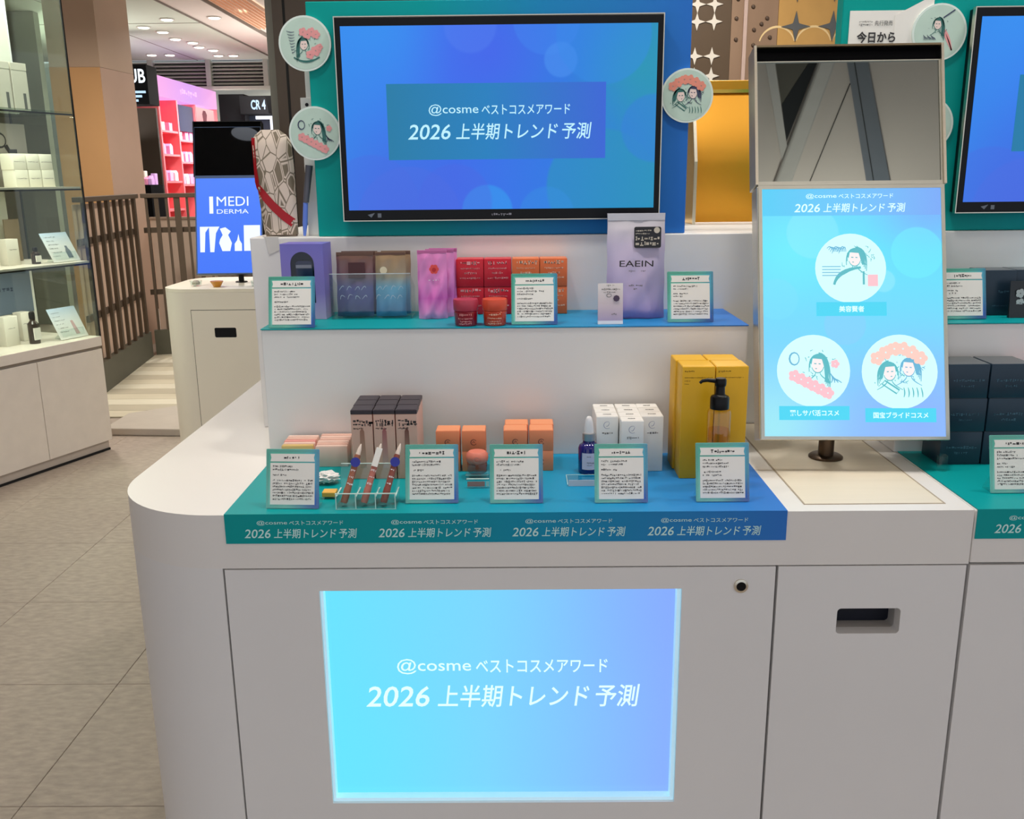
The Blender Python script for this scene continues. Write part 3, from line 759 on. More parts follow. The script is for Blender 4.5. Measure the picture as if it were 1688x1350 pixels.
for ix, x in enumerate((-.009, .0415)):
    for iy, y in enumerate((.230, .2735)):
        for iz in range(2):
            dup(c0, (x+(.002 if iy else 0), y, Z1+.0414*iz), 'coral orange carton in the pile left of the blue bottle, %s row, %s, %s' % (('front', 'back')[iy], ('left', 'right')[ix], ('lower', 'upper')[iz]))

# --- tall dark-topped cartons, three wide and three deep
TALLM = GRAD('dusky_pink_card', [(0, (226, 160, 136)), (.5, (236, 184, 166)), (1, (230, 180, 162))], 'Z', 0, .135, .4)
TALLT = M('dark_plum_card', (58, 48, 54), .4)
SWATCH = [GRAD('swatch_%d' % k, [(0, c2), (1, c)], 'Z', .03, .1, .4) for k, (c, c2) in enumerate((((168, 112, 92), (206, 160, 140)), ((176, 96, 96), (222, 170, 160)), ((128, 70, 60), (206, 160, 140))))]
def tall(k, label, loc, front):
    t = thing('tall_carton', label, 'carton', loc, 0, 'tall dark-topped cartons')
    w, d, h = .0405, .040, .136
    link('body', MB().box(-w/2, w/2, 0, d, 0, h-.008).mesh('body', .0008, 1), TALLM, t)
    part('top_cap', MB().box(-w/2-.0002, w/2+.0002, -.0002, d+.0002, h-.0079, h), TALLT, t, bevel=.0008)
    part('tuck_flap', MB().box(-w/2+.002, w/2-.002, .002, d-.001, h, h+.0005), TALLT, t)
    if front:
        part('colour_swatch', MB().prismY([(-.006, .022), (.006, .022), (.004, .095), (0, .102), (-.004, .095)], -.0005, -.0002), SWATCH[k], t)
        rnd = random.Random(20+k); mb = MB()
        for i, (z, hh, f) in enumerate(((.1155, .0062, .55), (.108, .007, 1.), (.1005, .004, .6))): dashes(mb, -.016, .016, z, hh, rnd, -.0006, 1., f)
        dashes(mb, .002, .016, .1125, .009, rnd, -.0006, 1.)
        part('printed_text', mb, PRINT, t, kind='stuff')
    return t
for k in range(3):
    for r_ in range(3):
        x = -.3000+.0425*k+(-.001 if r_ else 0)*(1+r_*.5)
        tall(k, 'tall blush carton with dark top, %s row, %s column' % (('front', 'middle', 'rear')[r_], ('left', 'centre', 'right')[k]), (x, .187+.0418*r_, Z1), r_ == 0)

# --- thin pink flat cartons standing in two rows
THM = [M('blush_card_a', (236, 190, 172), .45), M('blush_card_b', (242, 206, 190), .45), M('rose_card', (238, 160, 150), .45)]
THY = M('pale_gold_card', (226, 190, 120), .4)
for col, (x, n, y0) in enumerate(((-.4470, 5, .272), (-.3780, 6, .266))):
    for k in range(n):
        first = (col == 0 and k == 0)
        c = carton('flat_carton', 'thin %s flat carton, number %s from the front, %s row behind first card' % ('pale gold' if first else 'pink', ('one', 'two', 'three', 'four', 'five', 'six')[k], ('left', 'right')[col]),
                   .0635, .0115, .0425+.0012*k, THY if first else THM[(k+col*2) % 3] if col == 0 else THM[(k+1) % 2], [], None, (x+.0008*math.sin(k*2.1+col), y0+.0124*k, Z1), group='thin pink flat cartons')
# --- compact tissue dish and yellow sample
t = thing('tissue_tuft', 'crumpled white tissue in a small clear dish beside the first card', 'dish', (-.367, .165, Z1))
part('dish', MB().lathe([(.001, 0), (.022, 0), (.024, .012), (.0225, .012), (.0208, .002), (.001, .002)], 24), CLEAR, t, smooth=True)
rnd = random.Random(4); bmx = bmesh.new(); bmesh.ops.create_icosphere(bmx, subdivisions=3, radius=1)
for v in bmx.verts:
    n = v.co.normalized(); f = 1+.22*math.sin(9*n.x+3)*math.sin(8*n.y)+.2*math.sin(11*n.z+5*n.x); v.co = Vector((n.x*.0205*f, n.y*.018*f, .0125+n.z*.010*f))
me = bpy.data.meshes.new('tissue'); bmx.to_mesh(me); bmx.free()
link('tissue', me, M('tissue_white', (240, 236, 232), .8), t)
t = thing('sample_tile', 'small square yellow sample tile on a clear base beside the stick holder', 'sample', (-.3455, .082, Z1))
part('base', MB().box(-.014, .014, -.012, .014, 0, .004), CLEAR, t, bevel=.0008)
part('tile', MB().box(-.0125, .0125, -.010, .0125, .004, .013), M('warm_yellow_wax', (250, 190, 84), .4), t, bevel=.0015)
# --- acrylic stick holder with three tester sticks
t = thing('stick_holder', 'clear acrylic three-slot holder for the tester sticks', 'holder', (-.270, .018, Z1))
part('floor_plate', MB().box(-.053, .053, 0, .05, 0, .003), CLEAR, t)
part('front_wall', MB().box(-.053, .053, 0, .0025, .0032, .028), CLEAR, t)
part('back_wall', MB().prismX([(.0475, .0032), (.05, .0032), (.070, .062), (.0675, .062)], -.053, .053), CLEAR, t)
for x in (-.053, -.0185, .016, .0505):
    part('divider', MB().prismX([(.0028, .0032), (.0472, .0032), (.0530, .022), (.0028, .022)], x, x+.0025), CLEAR, t)
ARIM = M('acrylic_edge_mint', (206, 232, 224), .25)
part('rim', MB().box(-.053, .053, -.0003, .0026, .028, .0292).box(-.053, .053, .0672, .0702, .062, .0630), ARIM, t)
part('rim', MB().box(-.0532, .0532, -.0006, -.0001, 0, .0012), ARIM, t)
for x in (-.053, -.0185, .016, .0505): part('rim', MB().box(x, x+.0025, .003, .0525, .0221, .0231).box(x+.0004, x+.0021, -.0008, -.0002, .0012, .028), ARIM, t)
STM = [M('stick_brown', (150, 94, 74), .3), M('stick_rose', (176, 108, 96), .3), M('stick_dark', (134, 72, 62), .3)]
STB = M('sticker_blue', (44, 52, 150), .4); STC = M('stick_tip_clear', (232, 214, 200), .2)
for k, (x, lab) in enumerate(((-.3055, 'left tester stick with a round blue sticker'), (-.2700, 'middle tester stick with a white sticker'), (-.2355, 'right tester stick with a round blue sticker'))):
    t = thing('tester_stick', 'slanted slim brown '+lab, 'tester', (x-.006, .034, Z1+.0068), group='tester sticks', rot=(R(-19), R(17), 0))
    part('barrel', MB().lathe([(.0005, 0), (.0058, 0), (.0064, .004), (.0064, .026), (.0058, .027), (.0055, .085), (.0045, .088), (.0005, .088)], 18), STM[k], t, smooth=True)
    part('tip', MB().lathe([(.0005, .0882), (.0042, .0882), (.0036, .098), (.0012, .107), (.0005, .108)], 16), STC, t, smooth=True)
    mb = MB(); rnd = random.Random(k); 
    for i in range(3): dashes(mb, -.0035, .0035, .035+.012*i, .004, rnd, -.0061, 1.)
    part('printed_text', mb, WPRINT, t, kind='stuff')
    if k != 1: part('sticker', MB().lathe([(.0003, .0), (.0085, 0), (.0085, .0006), (.0003, .0006)], 24), STB, t, loc=(0, -.0062, .074), rot=(R(90), 0, 0))
    else: part('sticker', MB().box(-.0055, .0055, -.0072, -.0064, .066, .100), PAPER, t, bevel=.0003)
# --- pink tub on a clear stand
t = thing('cream_tub', 'small oval pink-lidded tub on a clear block in front of the orange cartons', 'tub', (-.0825, .192, Z1))
part('block', MB().box(-.022, .022, -.015, .019, 0, .010), CLEAR, t, bevel=.001)
part('block_rim', MB().box(-.022, .022, -.0156, -.0151, .0088, .0100).box(-.022, .022, -.0156, -.0151, .0, .0010), ARIM, t)
part('jar', MB().lathe([(.001, .0105), (.016, .0105), (.019, .014), (.0195, .030), (.001, .030)], 28), GLASS('pink_glass', (240, 214, 214), .16), t, smooth=True)
lid = part('lid', MB().lathe([(.001, .0302), (.017, .0302), (.0205, .034), (.0218, .041), (.0205, .048), (.016, .0525), (.001, .0535)], 32), M('pink_lid', (230, 132, 112), .4), t, smooth=True)
mb = MB(); mb.ribbon([(.005*math.cos(R(a)), .041+.005*math.sin(R(a))) for a in range(0, 361, 30)], .0012, -.0222); part('emblem', mb, M('lid_emblem', (196, 150, 134), .5), t)
t = thing('price_strip', 'tiny pink label strip in a clear holder before the tub', 'label', (-.0795, .128, Z1))
part('holder', MB().box(-.0205, .0215, 0, .004, 0, .017), CLEAR, t, bevel=.0006)
part('holder_rim', MB().box(-.0205, .0215, -.0004, .0042, .017, .0178).box(.0155, .0215, -.0006, -.0001, .003, .013), ARIM, t)
part('label', MB().box(-.019, .0135, -.0006, -.0001, .003, .013), M('dusky_pink_paper', (206, 140, 130), .6), t)
# --- blue dropper bottle on a clear block
BLUEG = M('cobalt_glass', (26, 24, 110), .12, coat=.6, var=.02); SILV = M('silver_cap', (178, 176, 176), .3, .6)
t = thing('dropper_bottle', 'cobalt blue dropper bottle with white bulb beside the white cartons', 'bottle', (.1335, .222, Z1))
part('bottle', MB().lathe([(.001, .0002), (.0185, .0002), (.0205, .003), (.0205, .049), (.0185, .055), (.0120, .0595), (.0112, .0645), (.001, .0645)], 36), BLUEG, t, smooth=True)
part('collar', MB().lathe([(.001, .0647), (.0122, .0647), (.0125, .066), (.0125, .079), (.001, .079)], 28), SILV, t, smooth=True)
part('bulb', MB().lathe([(.001, .0792), (.0092, .0792), (.0090, .088), (.0072, .102), (.0058, .108), (.0035, .1115), (.001, .1125)], 24), M('white_rubber', (236, 232, 232), .5), t, smooth=True)
lb = MB()
for i in range(9):
    a0, a1 = R(-132+11*i), R(-132+11*(i+1)); r_ = .0207
    lb.add([(r_*math.cos(a0), r_*math.sin(a0), .010), (r_*math.cos(a1), r_*math.sin(a1), .010), (r_*math.cos(a1), r_*math.sin(a1), .043), (r_*math.cos(a0), r_*math.sin(a0), .043)], [(0, 1, 2, 3)])
part('label', lb, M('lilac_label', (214, 210, 230), .5), t, smooth=True)
mb = MB(); rnd = random.Random(9)
for z, h, f in ((.036, .003, .5), (.024, .0035, 1.), (.019, .002, .7)): dashes(mb, -.005, .008, z, h, rnd, -.0213, 1., f)
part('printed_text', mb, PRINTG, t, kind='stuff')
t = thing('bottle_tray', 'flat clear tray with a white strip label below the blue dropper bottle', 'tray', (.118, .135, Z1))
part('tray', MB().box(-.030, .040, 0, .060, 0, .0025), CLEAR, t)
part('tray_rim', MB().box(-.0302, -.0292, 0, .060, .0025, .0032).box(-.030, .040, .0592, .0602, .0025, .0032), ARIM, t)
part('strip_label', MB().box(-.028, .024, -.0008, -.0002, .0004, .012), M('pinkish_paper', (236, 224, 226), .6), t)
# --- white cartons
WC = M('white_card', (238, 234, 228), .45, var=.01)
def topmark(seed, w, d, h):
    def fn(t):
        mb = MB(); rnd = random.Random(seed); x = -.007
        while x < .007:
            l = rnd.uniform(.001, .003); mb.add([(x, d*.45, h+.0009), (x+l, d*.45, h+.0009), (x+l, d*.62, h+.0009), (x, d*.62, h+.0009)], [(0, 1, 2, 3)]); x += l+.0008
        part('top_print', mb, PRINTG, t, kind='stuff')
    return fn
def wmark(seed):
    def fn(t):
        mb = MB(); mb.ribbon([(.007*math.cos(R(a)), .094+.007*math.sin(R(a))) for a in range(60, 330, 25)], .0010, -.0004)
        mb.ribbon(bez((-.003, .092), (.002, .09), (.004, .099)), .001, -.0004)
        part('emblem', mb, M('lilac_ink', (150, 150, 176), .6), t)
        mb = MB(); dashes(mb, -.010, .010, .078, .005, random.Random(seed), -.0004, 1.); part('printed_text', mb, PRINTG, t, kind='stuff')
    return fn
for k, (x, n) in enumerate(((.1690, 3), (.2135, 4), (.2560, 3))):
    for r_ in range(n):
        y = .222+.0345*(2-r_) if n == 3 else .222+.0345*(2-r_)
        row = 2-r_ if n == 3 else 2-r_
        nm = {2: 'rear', 1: 'middle', 0: 'front', -1: 'foremost'}[row]
        carton('white_carton', 'white slim carton behind the fourth lower card, %s column, %s row' % (('left', 'centre', 'right')[k], nm), .0425, .0335, .1105, WC,
               [topmark(30+k*5+r_, .0425, .0335, .1105)]+([wmark(k)] if row == (-1 if k == 1 else 0) else []), None, (x, y, Z1), group='white slim cartons')
# --- yellow cartons
YC = M('saffron_card', (226, 172, 14), .42, var=.03); YINK = M('dark_yellow_ink', (120, 92, 10), .6)
for k, x in enumerate((.3325, .3945)):
    for r_ in range(2):
        pr = []
        if r_ == 0:
            pr = [P_dash(((-.026, -.008, .208, .004), (-.026, .026, .196, .0022), (-.026, -.016, .190, .0022), (-.026, -.018, .184, .0022)) if k == 0 else ((-.026, -.002, .208, .004), (-.02, .02, .196, .0022)), YINK, 60+k)]
        carton('yellow_carton', 'tall saffron yellow carton, %s row, %s side' % (('front', 'back')[r_], ('left', 'right')[k]), .0605, .0600, .2165, YC, pr, None, (x-.003*r_, .176+.0612*r_, Z1), group='tall yellow cartons')
# --- pump bottle
t = thing('pump_bottle', 'clear amber cleansing oil bottle with black pump before the yellow cartons', 'bottle', (.3635, .132, Z1))
part('bottle', MB().lathe([(.001, .0002), (.0195, .0002), (.0215, .003), (.0215, .142), (.0195, .146), (.015, .148), (.001, .148)], 36), GLASS('oil_glass', (252, 242, 206), .14), t, smooth=True)
part('oil', MB().lathe([(.001, .004), (.0185, .004), (.0185, .110), (.001, .110)], 32), GLASS('oil_amber', (252, 232, 150), .06), t, smooth=True)
part('collar', MB().lathe([(.001, .1482), (.0170, .1482), (.0172, .150), (.0172, .1685), (.0155, .1715), (.0105, .1735), (.0088, .176), (.0082, .190), (.001, .190)], 32), BLACK, t, smooth=True)
part('pump_head', MB().lathe([(.001, .1902), (.0098, .1902), (.0106, .194), (.0106, .2015), (.0085, .2045), (.001, .2045)], 24), BLACK, t, smooth=True)
part('spout', MB().tube([(-.006, 0, .199), (-.024, 0, .2010), (-.033, 0, .1995), (-.0375, 0, .1955)], [.0042, .0034, .003, .0026], 10), BLACK, t, smooth=True)
part('dip_tube', MB().tube([(0, 0, .010), (0, 0, .147)], .002, 8), CLEAR, t)

# ================================================================== UPPER STEP
# --- purple box with arch window
PURP = GRAD('periwinkle_card', [(0, (206, 180, 216)), (.35, (150, 132, 206)), (1, (124, 116, 204))], 'Z', 0, .16, .45)
t = thing('window_box', 'periwinkle box with an arched dark window at the left end of the step', 'carton', (-.4605, .474, Z2), R(-3))
w_, h_ = .092, .160
arch = [(-.0255, .035)]+[(.0255, .035)]+[(.0255*math.cos(R(a)), .118+.0255*math.sin(R(a))) for a in range(0, 181, 15)]
part('front', plate_hole(rectpoly(-w_/2, w_/2, 0, h_), arch, 0, .0012), PURP, t)
part('carcass', MB().box(-w_/2, -w_/2+.0012, .0013, .070, 0, h_).box(w_/2-.0012, w_/2, .0013, .070, 0, h_).box(-w_/2+.0012, w_/2-.0012, .0688, .070, 0, h_).box(-w_/2+.0012, w_/2-.0012, .0013, .0688, h_-.0012, h_).box(-w_/2+.0012, w_/2-.0012, .0013, .0688, 0, .0012), PURP, t)
part('window_film', MB().rect(-.03, .03, .03, .148, .0016), CLEAR2, t)
part('device', MB().prismY(roundrect(-.019, .019, .0125, .124, .008), .012, .045), M('navy_device', (38, 46, 96), .25), t, bevel=.003, smooth=True)
part('inner_tray', MB().box(-.042, .042, .05, .066, .002, .15), M('navy_tray', (46, 44, 92), .6), t)
part('device_band', MB().box(-.017, .017, .0105, .0118, .108, .115), M('pale_band', (196, 186, 200), .4), t)

# --- pouches
def pouch_mesh(w, h, d, top=.0, wr=.0015, seed=1, nu=14, nv=22, taper=.0):
    rnd = random.Random(seed); ph = [rnd.uniform(0, 6.28) for _ in range(8)]
    mb = MB(); n = (nu+1)
    for side in (0, 1):
        for j in range(nv+1):
            v = j/nv
            prof = (1-v)**.65*(1 if v > .06 else .6+.4*v/.06)
            if v > 1-top: prof = 0
            for i in range(nu+1):
                u = -1+2*i/nu
                e = max(0, 1-u*u)**.6
                th = d/2*prof*e
                th += wr*e*(math.sin(7*v+3*u+ph[0])*math.sin(5*u+ph[1])+.6*math.sin(15*v-6*u+ph[2]))*(1 if v < 1-top else .15)
                hwid = w/2*(1-taper*v)*(1-.02*math.sin(9*v+ph[3])**2)
                y = -th-.0004 if side == 0 else th*.8+.0004
                mb.v.append((u*hwid, y+d/2, v*h))
    o = (nv+1)*n
    for j in range(nv):
        for i in range(nu):
            a = j*n+i
            mb.f.append((a, a+1, a+n+1, a+n)); mb.f.append((o+a, o+a+n, o+a+n+1, o+a+1))
    for j in range(nv):
        mb.f.append((j*n, (j+1)*n, o+(j+1)*n, o+j*n)); mb.f.append((j*n+nu, o+j*n+nu, o+(j+1)*n+nu, (j+1)*n+nu))
    for i in range(nu):
        mb.f.append((i, o+i, o+i+1, i+1)); mb.f.append((nv*n+i, nv*n+i+1, o+nv*n+i+1, o+nv*n+i))
    return mb
def FOIL(name, stops, h, rough=.28): return GRAD(name, stops, 'Z', 0, h, rough, coat=.3)
def pouch(name, label, w, h, d, mat, loc, lean=6, rz=0., seed=1, top=.1, seal=None, group=None, cat='pouch', wr=.0022):
    t = thing(name, label, cat, loc, rz, group)
    k = math.tan(R(lean))
    def sh(mb): mb.v = [(x, y+z*k, z) for x, y, z in mb.v]; return mb
    part('body', sh(pouch_mesh(w, h, d, top, wr, seed)), mat, t, smooth=True)
    part('seal', sh(MB().box(-w/2+.001, w/2-.001, d/2-.0014, d/2+.0014, h*(1-top*.55), h-.001)), seal or mat, t)
    return t
def front_at(t, name, mb, mat, lean, kind=None):
    mb.v = [(x, y+z*math.tan(R(lean)), z) for x, y, z in mb.v]; o = part(name, mb, mat, t)
    if kind: o['kind'] = kind
    return o
LNAVY = FOIL('navy_brown_foil', [(0, (36, 44, 104)), (.45, (70, 70, 132)), (.62, (112, 80, 92)), (1, (110, 76, 60))], .135)
LTAN = FOIL('blue_tan_foil', [(0, (40, 112, 168)), (.45, (90, 156, 190)), (.62, (156, 140, 116)), (1, (150, 118, 84))], .135)
BRSEAL = M('brown_seal', (96, 66, 52), .3); SILVINK = M('silver_ink', (176, 186, 206), .4)
def swirl(t, lean, d, seed, cx=0):
    rnd = random.Random(seed); mb = MB()
    for r_ in range(2):
        for i in range(4):
            x = cx-.026+.016*i+rnd.uniform(-.002, .002); z = .062-.019*r_
            mb.ribbon(bez((x-.004, z-.005), (x+rnd.uniform(-.004, .006), z+.009), (x+.006, z+rnd.uniform(-.004, .004))), .0014)
    mb.v = [(x, -.0055, z) for x, y, z in mb.v]
    front_at(t, 'printed_script', mb, SILVINK, lean, 'stuff')
a = pouch('navy_pouch', 'dark navy and brown foil pouch in the clear tray, left', .080, .136, .028, LNAVY, (-.3555, .484, Z2+.0028), 8, 0, 3, .09, BRSEAL, 'foil pouches in the clear tray')
swirl(a, 8, .028, 1); front_at(a, 'emblem_patch', MB().rect(-.012, .024, .082, .115, .0015), M('maroon_patch', (72, 34, 38), .4), 8)
a = pouch('blue_pouch', 'blue and tan foil pouch in the clear tray, front right', .066, .136, .026, LTAN, (-.2775, .484, Z2+.0028), 8, 0, 5, .09, BRSEAL, 'foil pouches in the clear tray')
swirl(a, 8, .026, 2); front_at(a, 'emblem_disc', MB().disc(-.014, .098, .0078, .001), M('cream_disc', (220, 206, 176), .4), 8)
pouch('navy_pouch', 'dark navy foil pouch behind the left pouch in the clear tray', .080, .136, .022, LNAVY, (-.3500, .517, Z2+.0028), 8, 0, 8, .09, BRSEAL, 'foil pouches in the clear tray')
pouch('blue_pouch', 'blue foil pouch behind the right pouch in the clear tray', .066, .136, .022, LTAN, (-.2700, .517, Z2+.0028), 8, 0, 9, .09, BRSEAL, 'foil pouches in the clear tray')
t = thing('pouch_tray', 'clear acrylic tray holding the navy and blue foil pouches', 'tray', (-.3165, .466, Z2))
part('floor_plate', MB().box(-.086, .086, 0, .085, 0, .0022), CLEAR, t)
part('front_wall', MB().box(-.086, .086, 0, .002, .0024, .096), CLEAR, t)
part('top_edge', MB().box(-.086, .086, -.0003, .0022, .096, .0975), M('acrylic_edge_white', (200, 206, 212), .3), t)
for x in (-.086, .084): part('side_wall', MB().prismX([(.0022, .0024), (.085, .0024), (.085, .06), (.0022, .096)], x, x+.002), CLEAR, t)
PINKF = FOIL('pink_foil', [(0, (232, 160, 214)), (.3, (206, 96, 182)), (.5, (226, 130, 200)), (1, (216, 128, 186))], .145, .22)
for k, (x, y, rz, lab) in enumerate(((-.183, .458, 4, 'front one with a red flower emblem'), (-.172, .486, -2, 'middle one'), (-.168, .511, -5, 'rear one'))):
    t = pouch('pink_pouch', 'shiny magenta pink foil pouch, '+lab, .063, .144, .026, PINKF, (x, y, Z2), 6, R(rz), 12+k, .08, M('pink_seal_%d' % k, (186, 96, 150), .3), 'pink foil pouches', wr=.0036)
    if k == 0:
        mb = MB(); blossom(mb, .004, .105, .0095, 6); mb.v = [(x_, -.002+y_, z_) for x_, y_, z_ in mb.v]; front_at(t, 'flower_emblem', mb, M('coral_red', (226, 74, 70), .4), 6)
        front_at(t, 'emblem_heart', MB().disc(.004, .104, .0042, -.003), M('deep_red', (190, 30, 40), .4), 6)
        mb = MB(); dashes(mb, -.008, .014, .082, .003, random.Random(3), -.004, .6); front_at(t, 'printed_text', mb, WPRINT, 6, 'stuff')
# --- red and orange cartons
REDC = M('crimson_card', (206, 24, 44), .38); ORC = M('tangerine_card', (226, 108, 56), .4); REDF = M('crimson_flap', (224, 56, 66), .36); ORFL = M('tangerine_flap', (240, 132, 78), .38)
REDI = M('pale_pink_ink', (246, 170, 170), .5); ORI = M('pale_peach_ink', (248, 200, 170), .5)
for kind, (mt, fl, ink, x0, nm) in enumerate(((REDC, REDF, REDI, -.1065, 'crimson'), (ORC, ORFL, ORI, .0155, 'tangerine'))):
    for ix in range(2):
        for iz in range(2):
            rows = [(-.021, .021, .052, .009), (-.02, .02, .040, .0035), (-.012, .012, .030, .005), (-.022, .022, .019, .0045)]
            rnd = random.Random(70+kind*4+ix*2+iz)
            t = carton('%s_carton' % ('red' if kind == 0 else 'orange'), '%s carton with pale lettering on the step, %s column, %s' % (nm, ('left', 'right')[ix], ('lower', 'upper')[iz]), .0595, .052, .0598, mt,
                   [P_dash(rows, ink, 70+kind*4+ix*2+iz)], fl, (x0+.0605*ix, .524-.001*iz, Z2+.0605*iz), group='%s cartons on the step' % nm)
# --- jars
def jar(label, x, y, ml, mb_, ink, seed):
    t = thing('cream_jar', label, 'jar', (x, y, Z2), group='small jars before the cartons')
    part('glass_pot', MB().lathe([(.001, .0002), (.0215, .0002), (.0228, .002), (.0245, .028), (.0225, .0305), (.001, .0305)], 36), mb_, t, smooth=True)
    part('lid', MB().lathe([(.001, .0307), (.0245, .0307), (.0252, .032), (.0258, .050), (.0245, .0535), (.018, .0545), (.001, .0545)], 36), ml, t, smooth=True)
    mb = MB(); rnd = random.Random(seed)
    for z, h, wd in ((.024, .0048, .012), (.016, .003, .016), (.010, .003, .011), (.0055, .003, .014)):
        m2 = MB(); dashes(m2, -wd, wd, z, h, rnd, 0, 1.)
        for v in m2.v:
            r_ = .0232+(v[2]/.028)*.0016; a = v[0]/r_; mb.v.append((r_*math.sin(a), -r_*math.cos(a), v[2]))
        k = len(mb.v)-len(m2.v); mb.f += [tuple(i+k for i in f) for f in m2.f]
    part('printed_text', mb, ink, t, kind='stuff')
jar('small berry red lip mask jar on the step', -.1085, .373, M('berry_lid', (186, 62, 82), .35), M('berry_glass', (150, 16, 40), .2, coat=.5), REDI, 1)
jar('small orange lip mask jar on the step', -.0495, .374, M('orange_lid', (222, 84, 56), .35), M('orange_glass', (206, 66, 40), .2, coat=.5), ORI, 2)
# --- lavender refill pouch and small sachet
LAV = FOIL('lavender_foil', [(0, (150, 128, 186)), (.22, (186, 168, 206)), (.7, (202, 190, 216)), (.88, (210, 204, 214)), (1, (196, 194, 200))], .215, .3)
t = pouch('refill_pouch', 'large lavender refill pouch with a black sticker leaning on the step', .122, .217, .05, LAV, (.2465, .430, Z2), 5, R(-1), 21, .12, M('silver_seal', (200, 198, 204), .25, .3), None, wr=.0032)
STK = M('black_sticker', (34, 32, 36), .35)
front_at(t, 'sticker', MB().prismY(roundrect(-.006, .050, .147, .190, .004), .0052, .0062), STK, 5)
mb = MB(); rnd = random.Random(2)
dashes(mb, -.003, .030, .182, .004, rnd, .0048, 1.); dashes(mb, -.003, .026, .176, .003, rnd, .0048, 1.); dashes(mb, -.003, .047, .166, .0085, rnd, .0048, 1.); dashes(mb, -.003, .046, .1555, .0085, rnd, .0048, 1.)
mb.disc(.041, .183, .0062, .0048)
front_at(t, 'sticker_print', mb, M('sticker_cream', (206, 196, 180), .5), 5, 'stuff')
o = fit_text('brand_lettering', 'EAEIN', PRINT, t, -.002, .116, .070, .0125, -.0090+.116*math.tan(R(5)), .006)
mb = MB(); rnd = random.Random(8); dashes(mb, -.02, .016, .101, .004, rnd, -.0105, .8); dashes(mb, -.018, .008, .072, .004, rnd, -.0165, .9); dashes(mb, -.008, .0, .065, .0035, rnd, -.0165, 1.)
front_at(t, 'printed_text', mb, PRINTG, 5, 'stuff')
t = thing('sample_sachet', 'small white and lilac flat sachet standing before the lavender pouch', 'sachet', (.186, .366, Z2), R(2))
SACH = GRAD('sachet_print', [(0, (240, 236, 238)), (.07, (240, 236, 238)), (.1, (180, 160, 188)), (.5, (216, 200, 206)), (1, (238, 232, 230))], 'Z', 0, .083, .4)
part('sachet', MB().prismX([(0, 0), (.008, 0), (.0066, .04), (.0098, .082), (.0088, .082), (.0052, .04)], -.0255, .0255), SACH, t)
part('dark_dot', MB().prismY([(.012+.0066*math.cos(R(a)), .052+.0066*math.sin(R(a))) for a in range(0, 360, 45)], .0036, .0044), M('plum_dot', (86, 70, 92), .5), t)
mb = MB(); rnd = random.Random(5); dashes(mb, -.008, .01, .078, .003, rnd, .0074, .8); dashes(mb, -.018, .018, .070, .0042, rnd, .0062, 1.); dashes(mb, -.014, .008, .064, .0035, rnd, .0054, 1.)
mb.ribbon([(-.003+.005*math.cos(R(a)), .058+.0035*math.sin(R(a))) for a in range(0, 361, 40)], .0014, .0048); dashes(mb, .002, .012, .02, .0035, rnd, .0015, 1.)
part('printed_text', mb, PRINTG, t, kind='stuff')
t = thing('clip_stand', 'thin clear prop behind the lavender pouch', 'stand', (.302, .478, Z2))
part('plate', MB().box(-.012, .008, 0, .002, 0, .098), CLEAR, t); part('foot', MB().box(-.012, .008, .002, .03, 0, .002), CLEAR, t)

# ================================================================== RIGHT-HAND COUNTER GOODS
NAVC = M('dark_navy_card', (30, 50, 66), .35); NAVF = M('navy_flap_sheen', (86, 92, 94), .3); NAVI = M('steel_ink', (74, 108, 126), .4)  # flap grey has the light reflected on the carton tops painted in
for ix, x in enumerate((.868, .951)):
    for iz in range(3):
        carton('navy_carton', 'dark navy carton stacked at the right edge, %s column, %s layer' % (('left', 'right')[ix], ('bottom', 'middle', 'top')[iz]), .080, .080, .0668, NAVC,
               [P_dash(((-.028, .028, .035, .006), (-.012, .012, .024, .005)), NAVI, 90+ix*3+iz)], NAVF, (x+(.002 if iz == 1 else 0), .250, Z1+.0674*iz), group='stacked navy cartons')
carton('red_carton', 'bright red carton just inside the right edge beside the navy stack', .06, .07, .16, M('scarlet_card', (216, 50, 36), .4), [], None, (1.026, .250, Z1), group=None)
t = thing('pencil_cap', 'small clear cylinder at the foot of the navy stack', 'holder', (.818, .215, Z1))
part('tube', MB().lathe([(.001, 0), (.010, 0), (.010, .03), (.001, .03)], 18), CLEAR, t, smooth=True)
for k, (x, y) in enumerate(((1.005, .442), (1.0765, .446))):
    carton('navy_carton', 'dark navy carton on the upper right step, %s' % ('left one' if k == 0 else 'right one at the frame edge'), .070, .065, .094, NAVC, [P_dash(((0.0, .02, .05, .008), (-.01, .02, .02, .003)), NAVI, 97+k)], NAVF, (x, y, Z2), group='navy cartons on the step')
t = thing('flower_sachet', 'black sachet with white flowers before the upper navy cartons', 'sachet', (1.044, .405, Z2))
part('sachet', MB().prismX([(0, 0), (.008, 0), (.0066, .04), (.0098, .075), (.0088, .075), (.0052, .04)], -.030, .030), M('black_foil', (34, 38, 42), .3), t)
mb = MB(); 
for fx, fz in ((-.01, .05), (-.008, .03), (.012, .04)): blossom(mb, fx, fz, .009)
mb.v = [(x, y+(.004 if z > .02 else .001), z) for x, y, z in mb.v]; part('flowers', mb, M('grey_white_flower', (186, 190, 190), .5), t, kind='stuff')

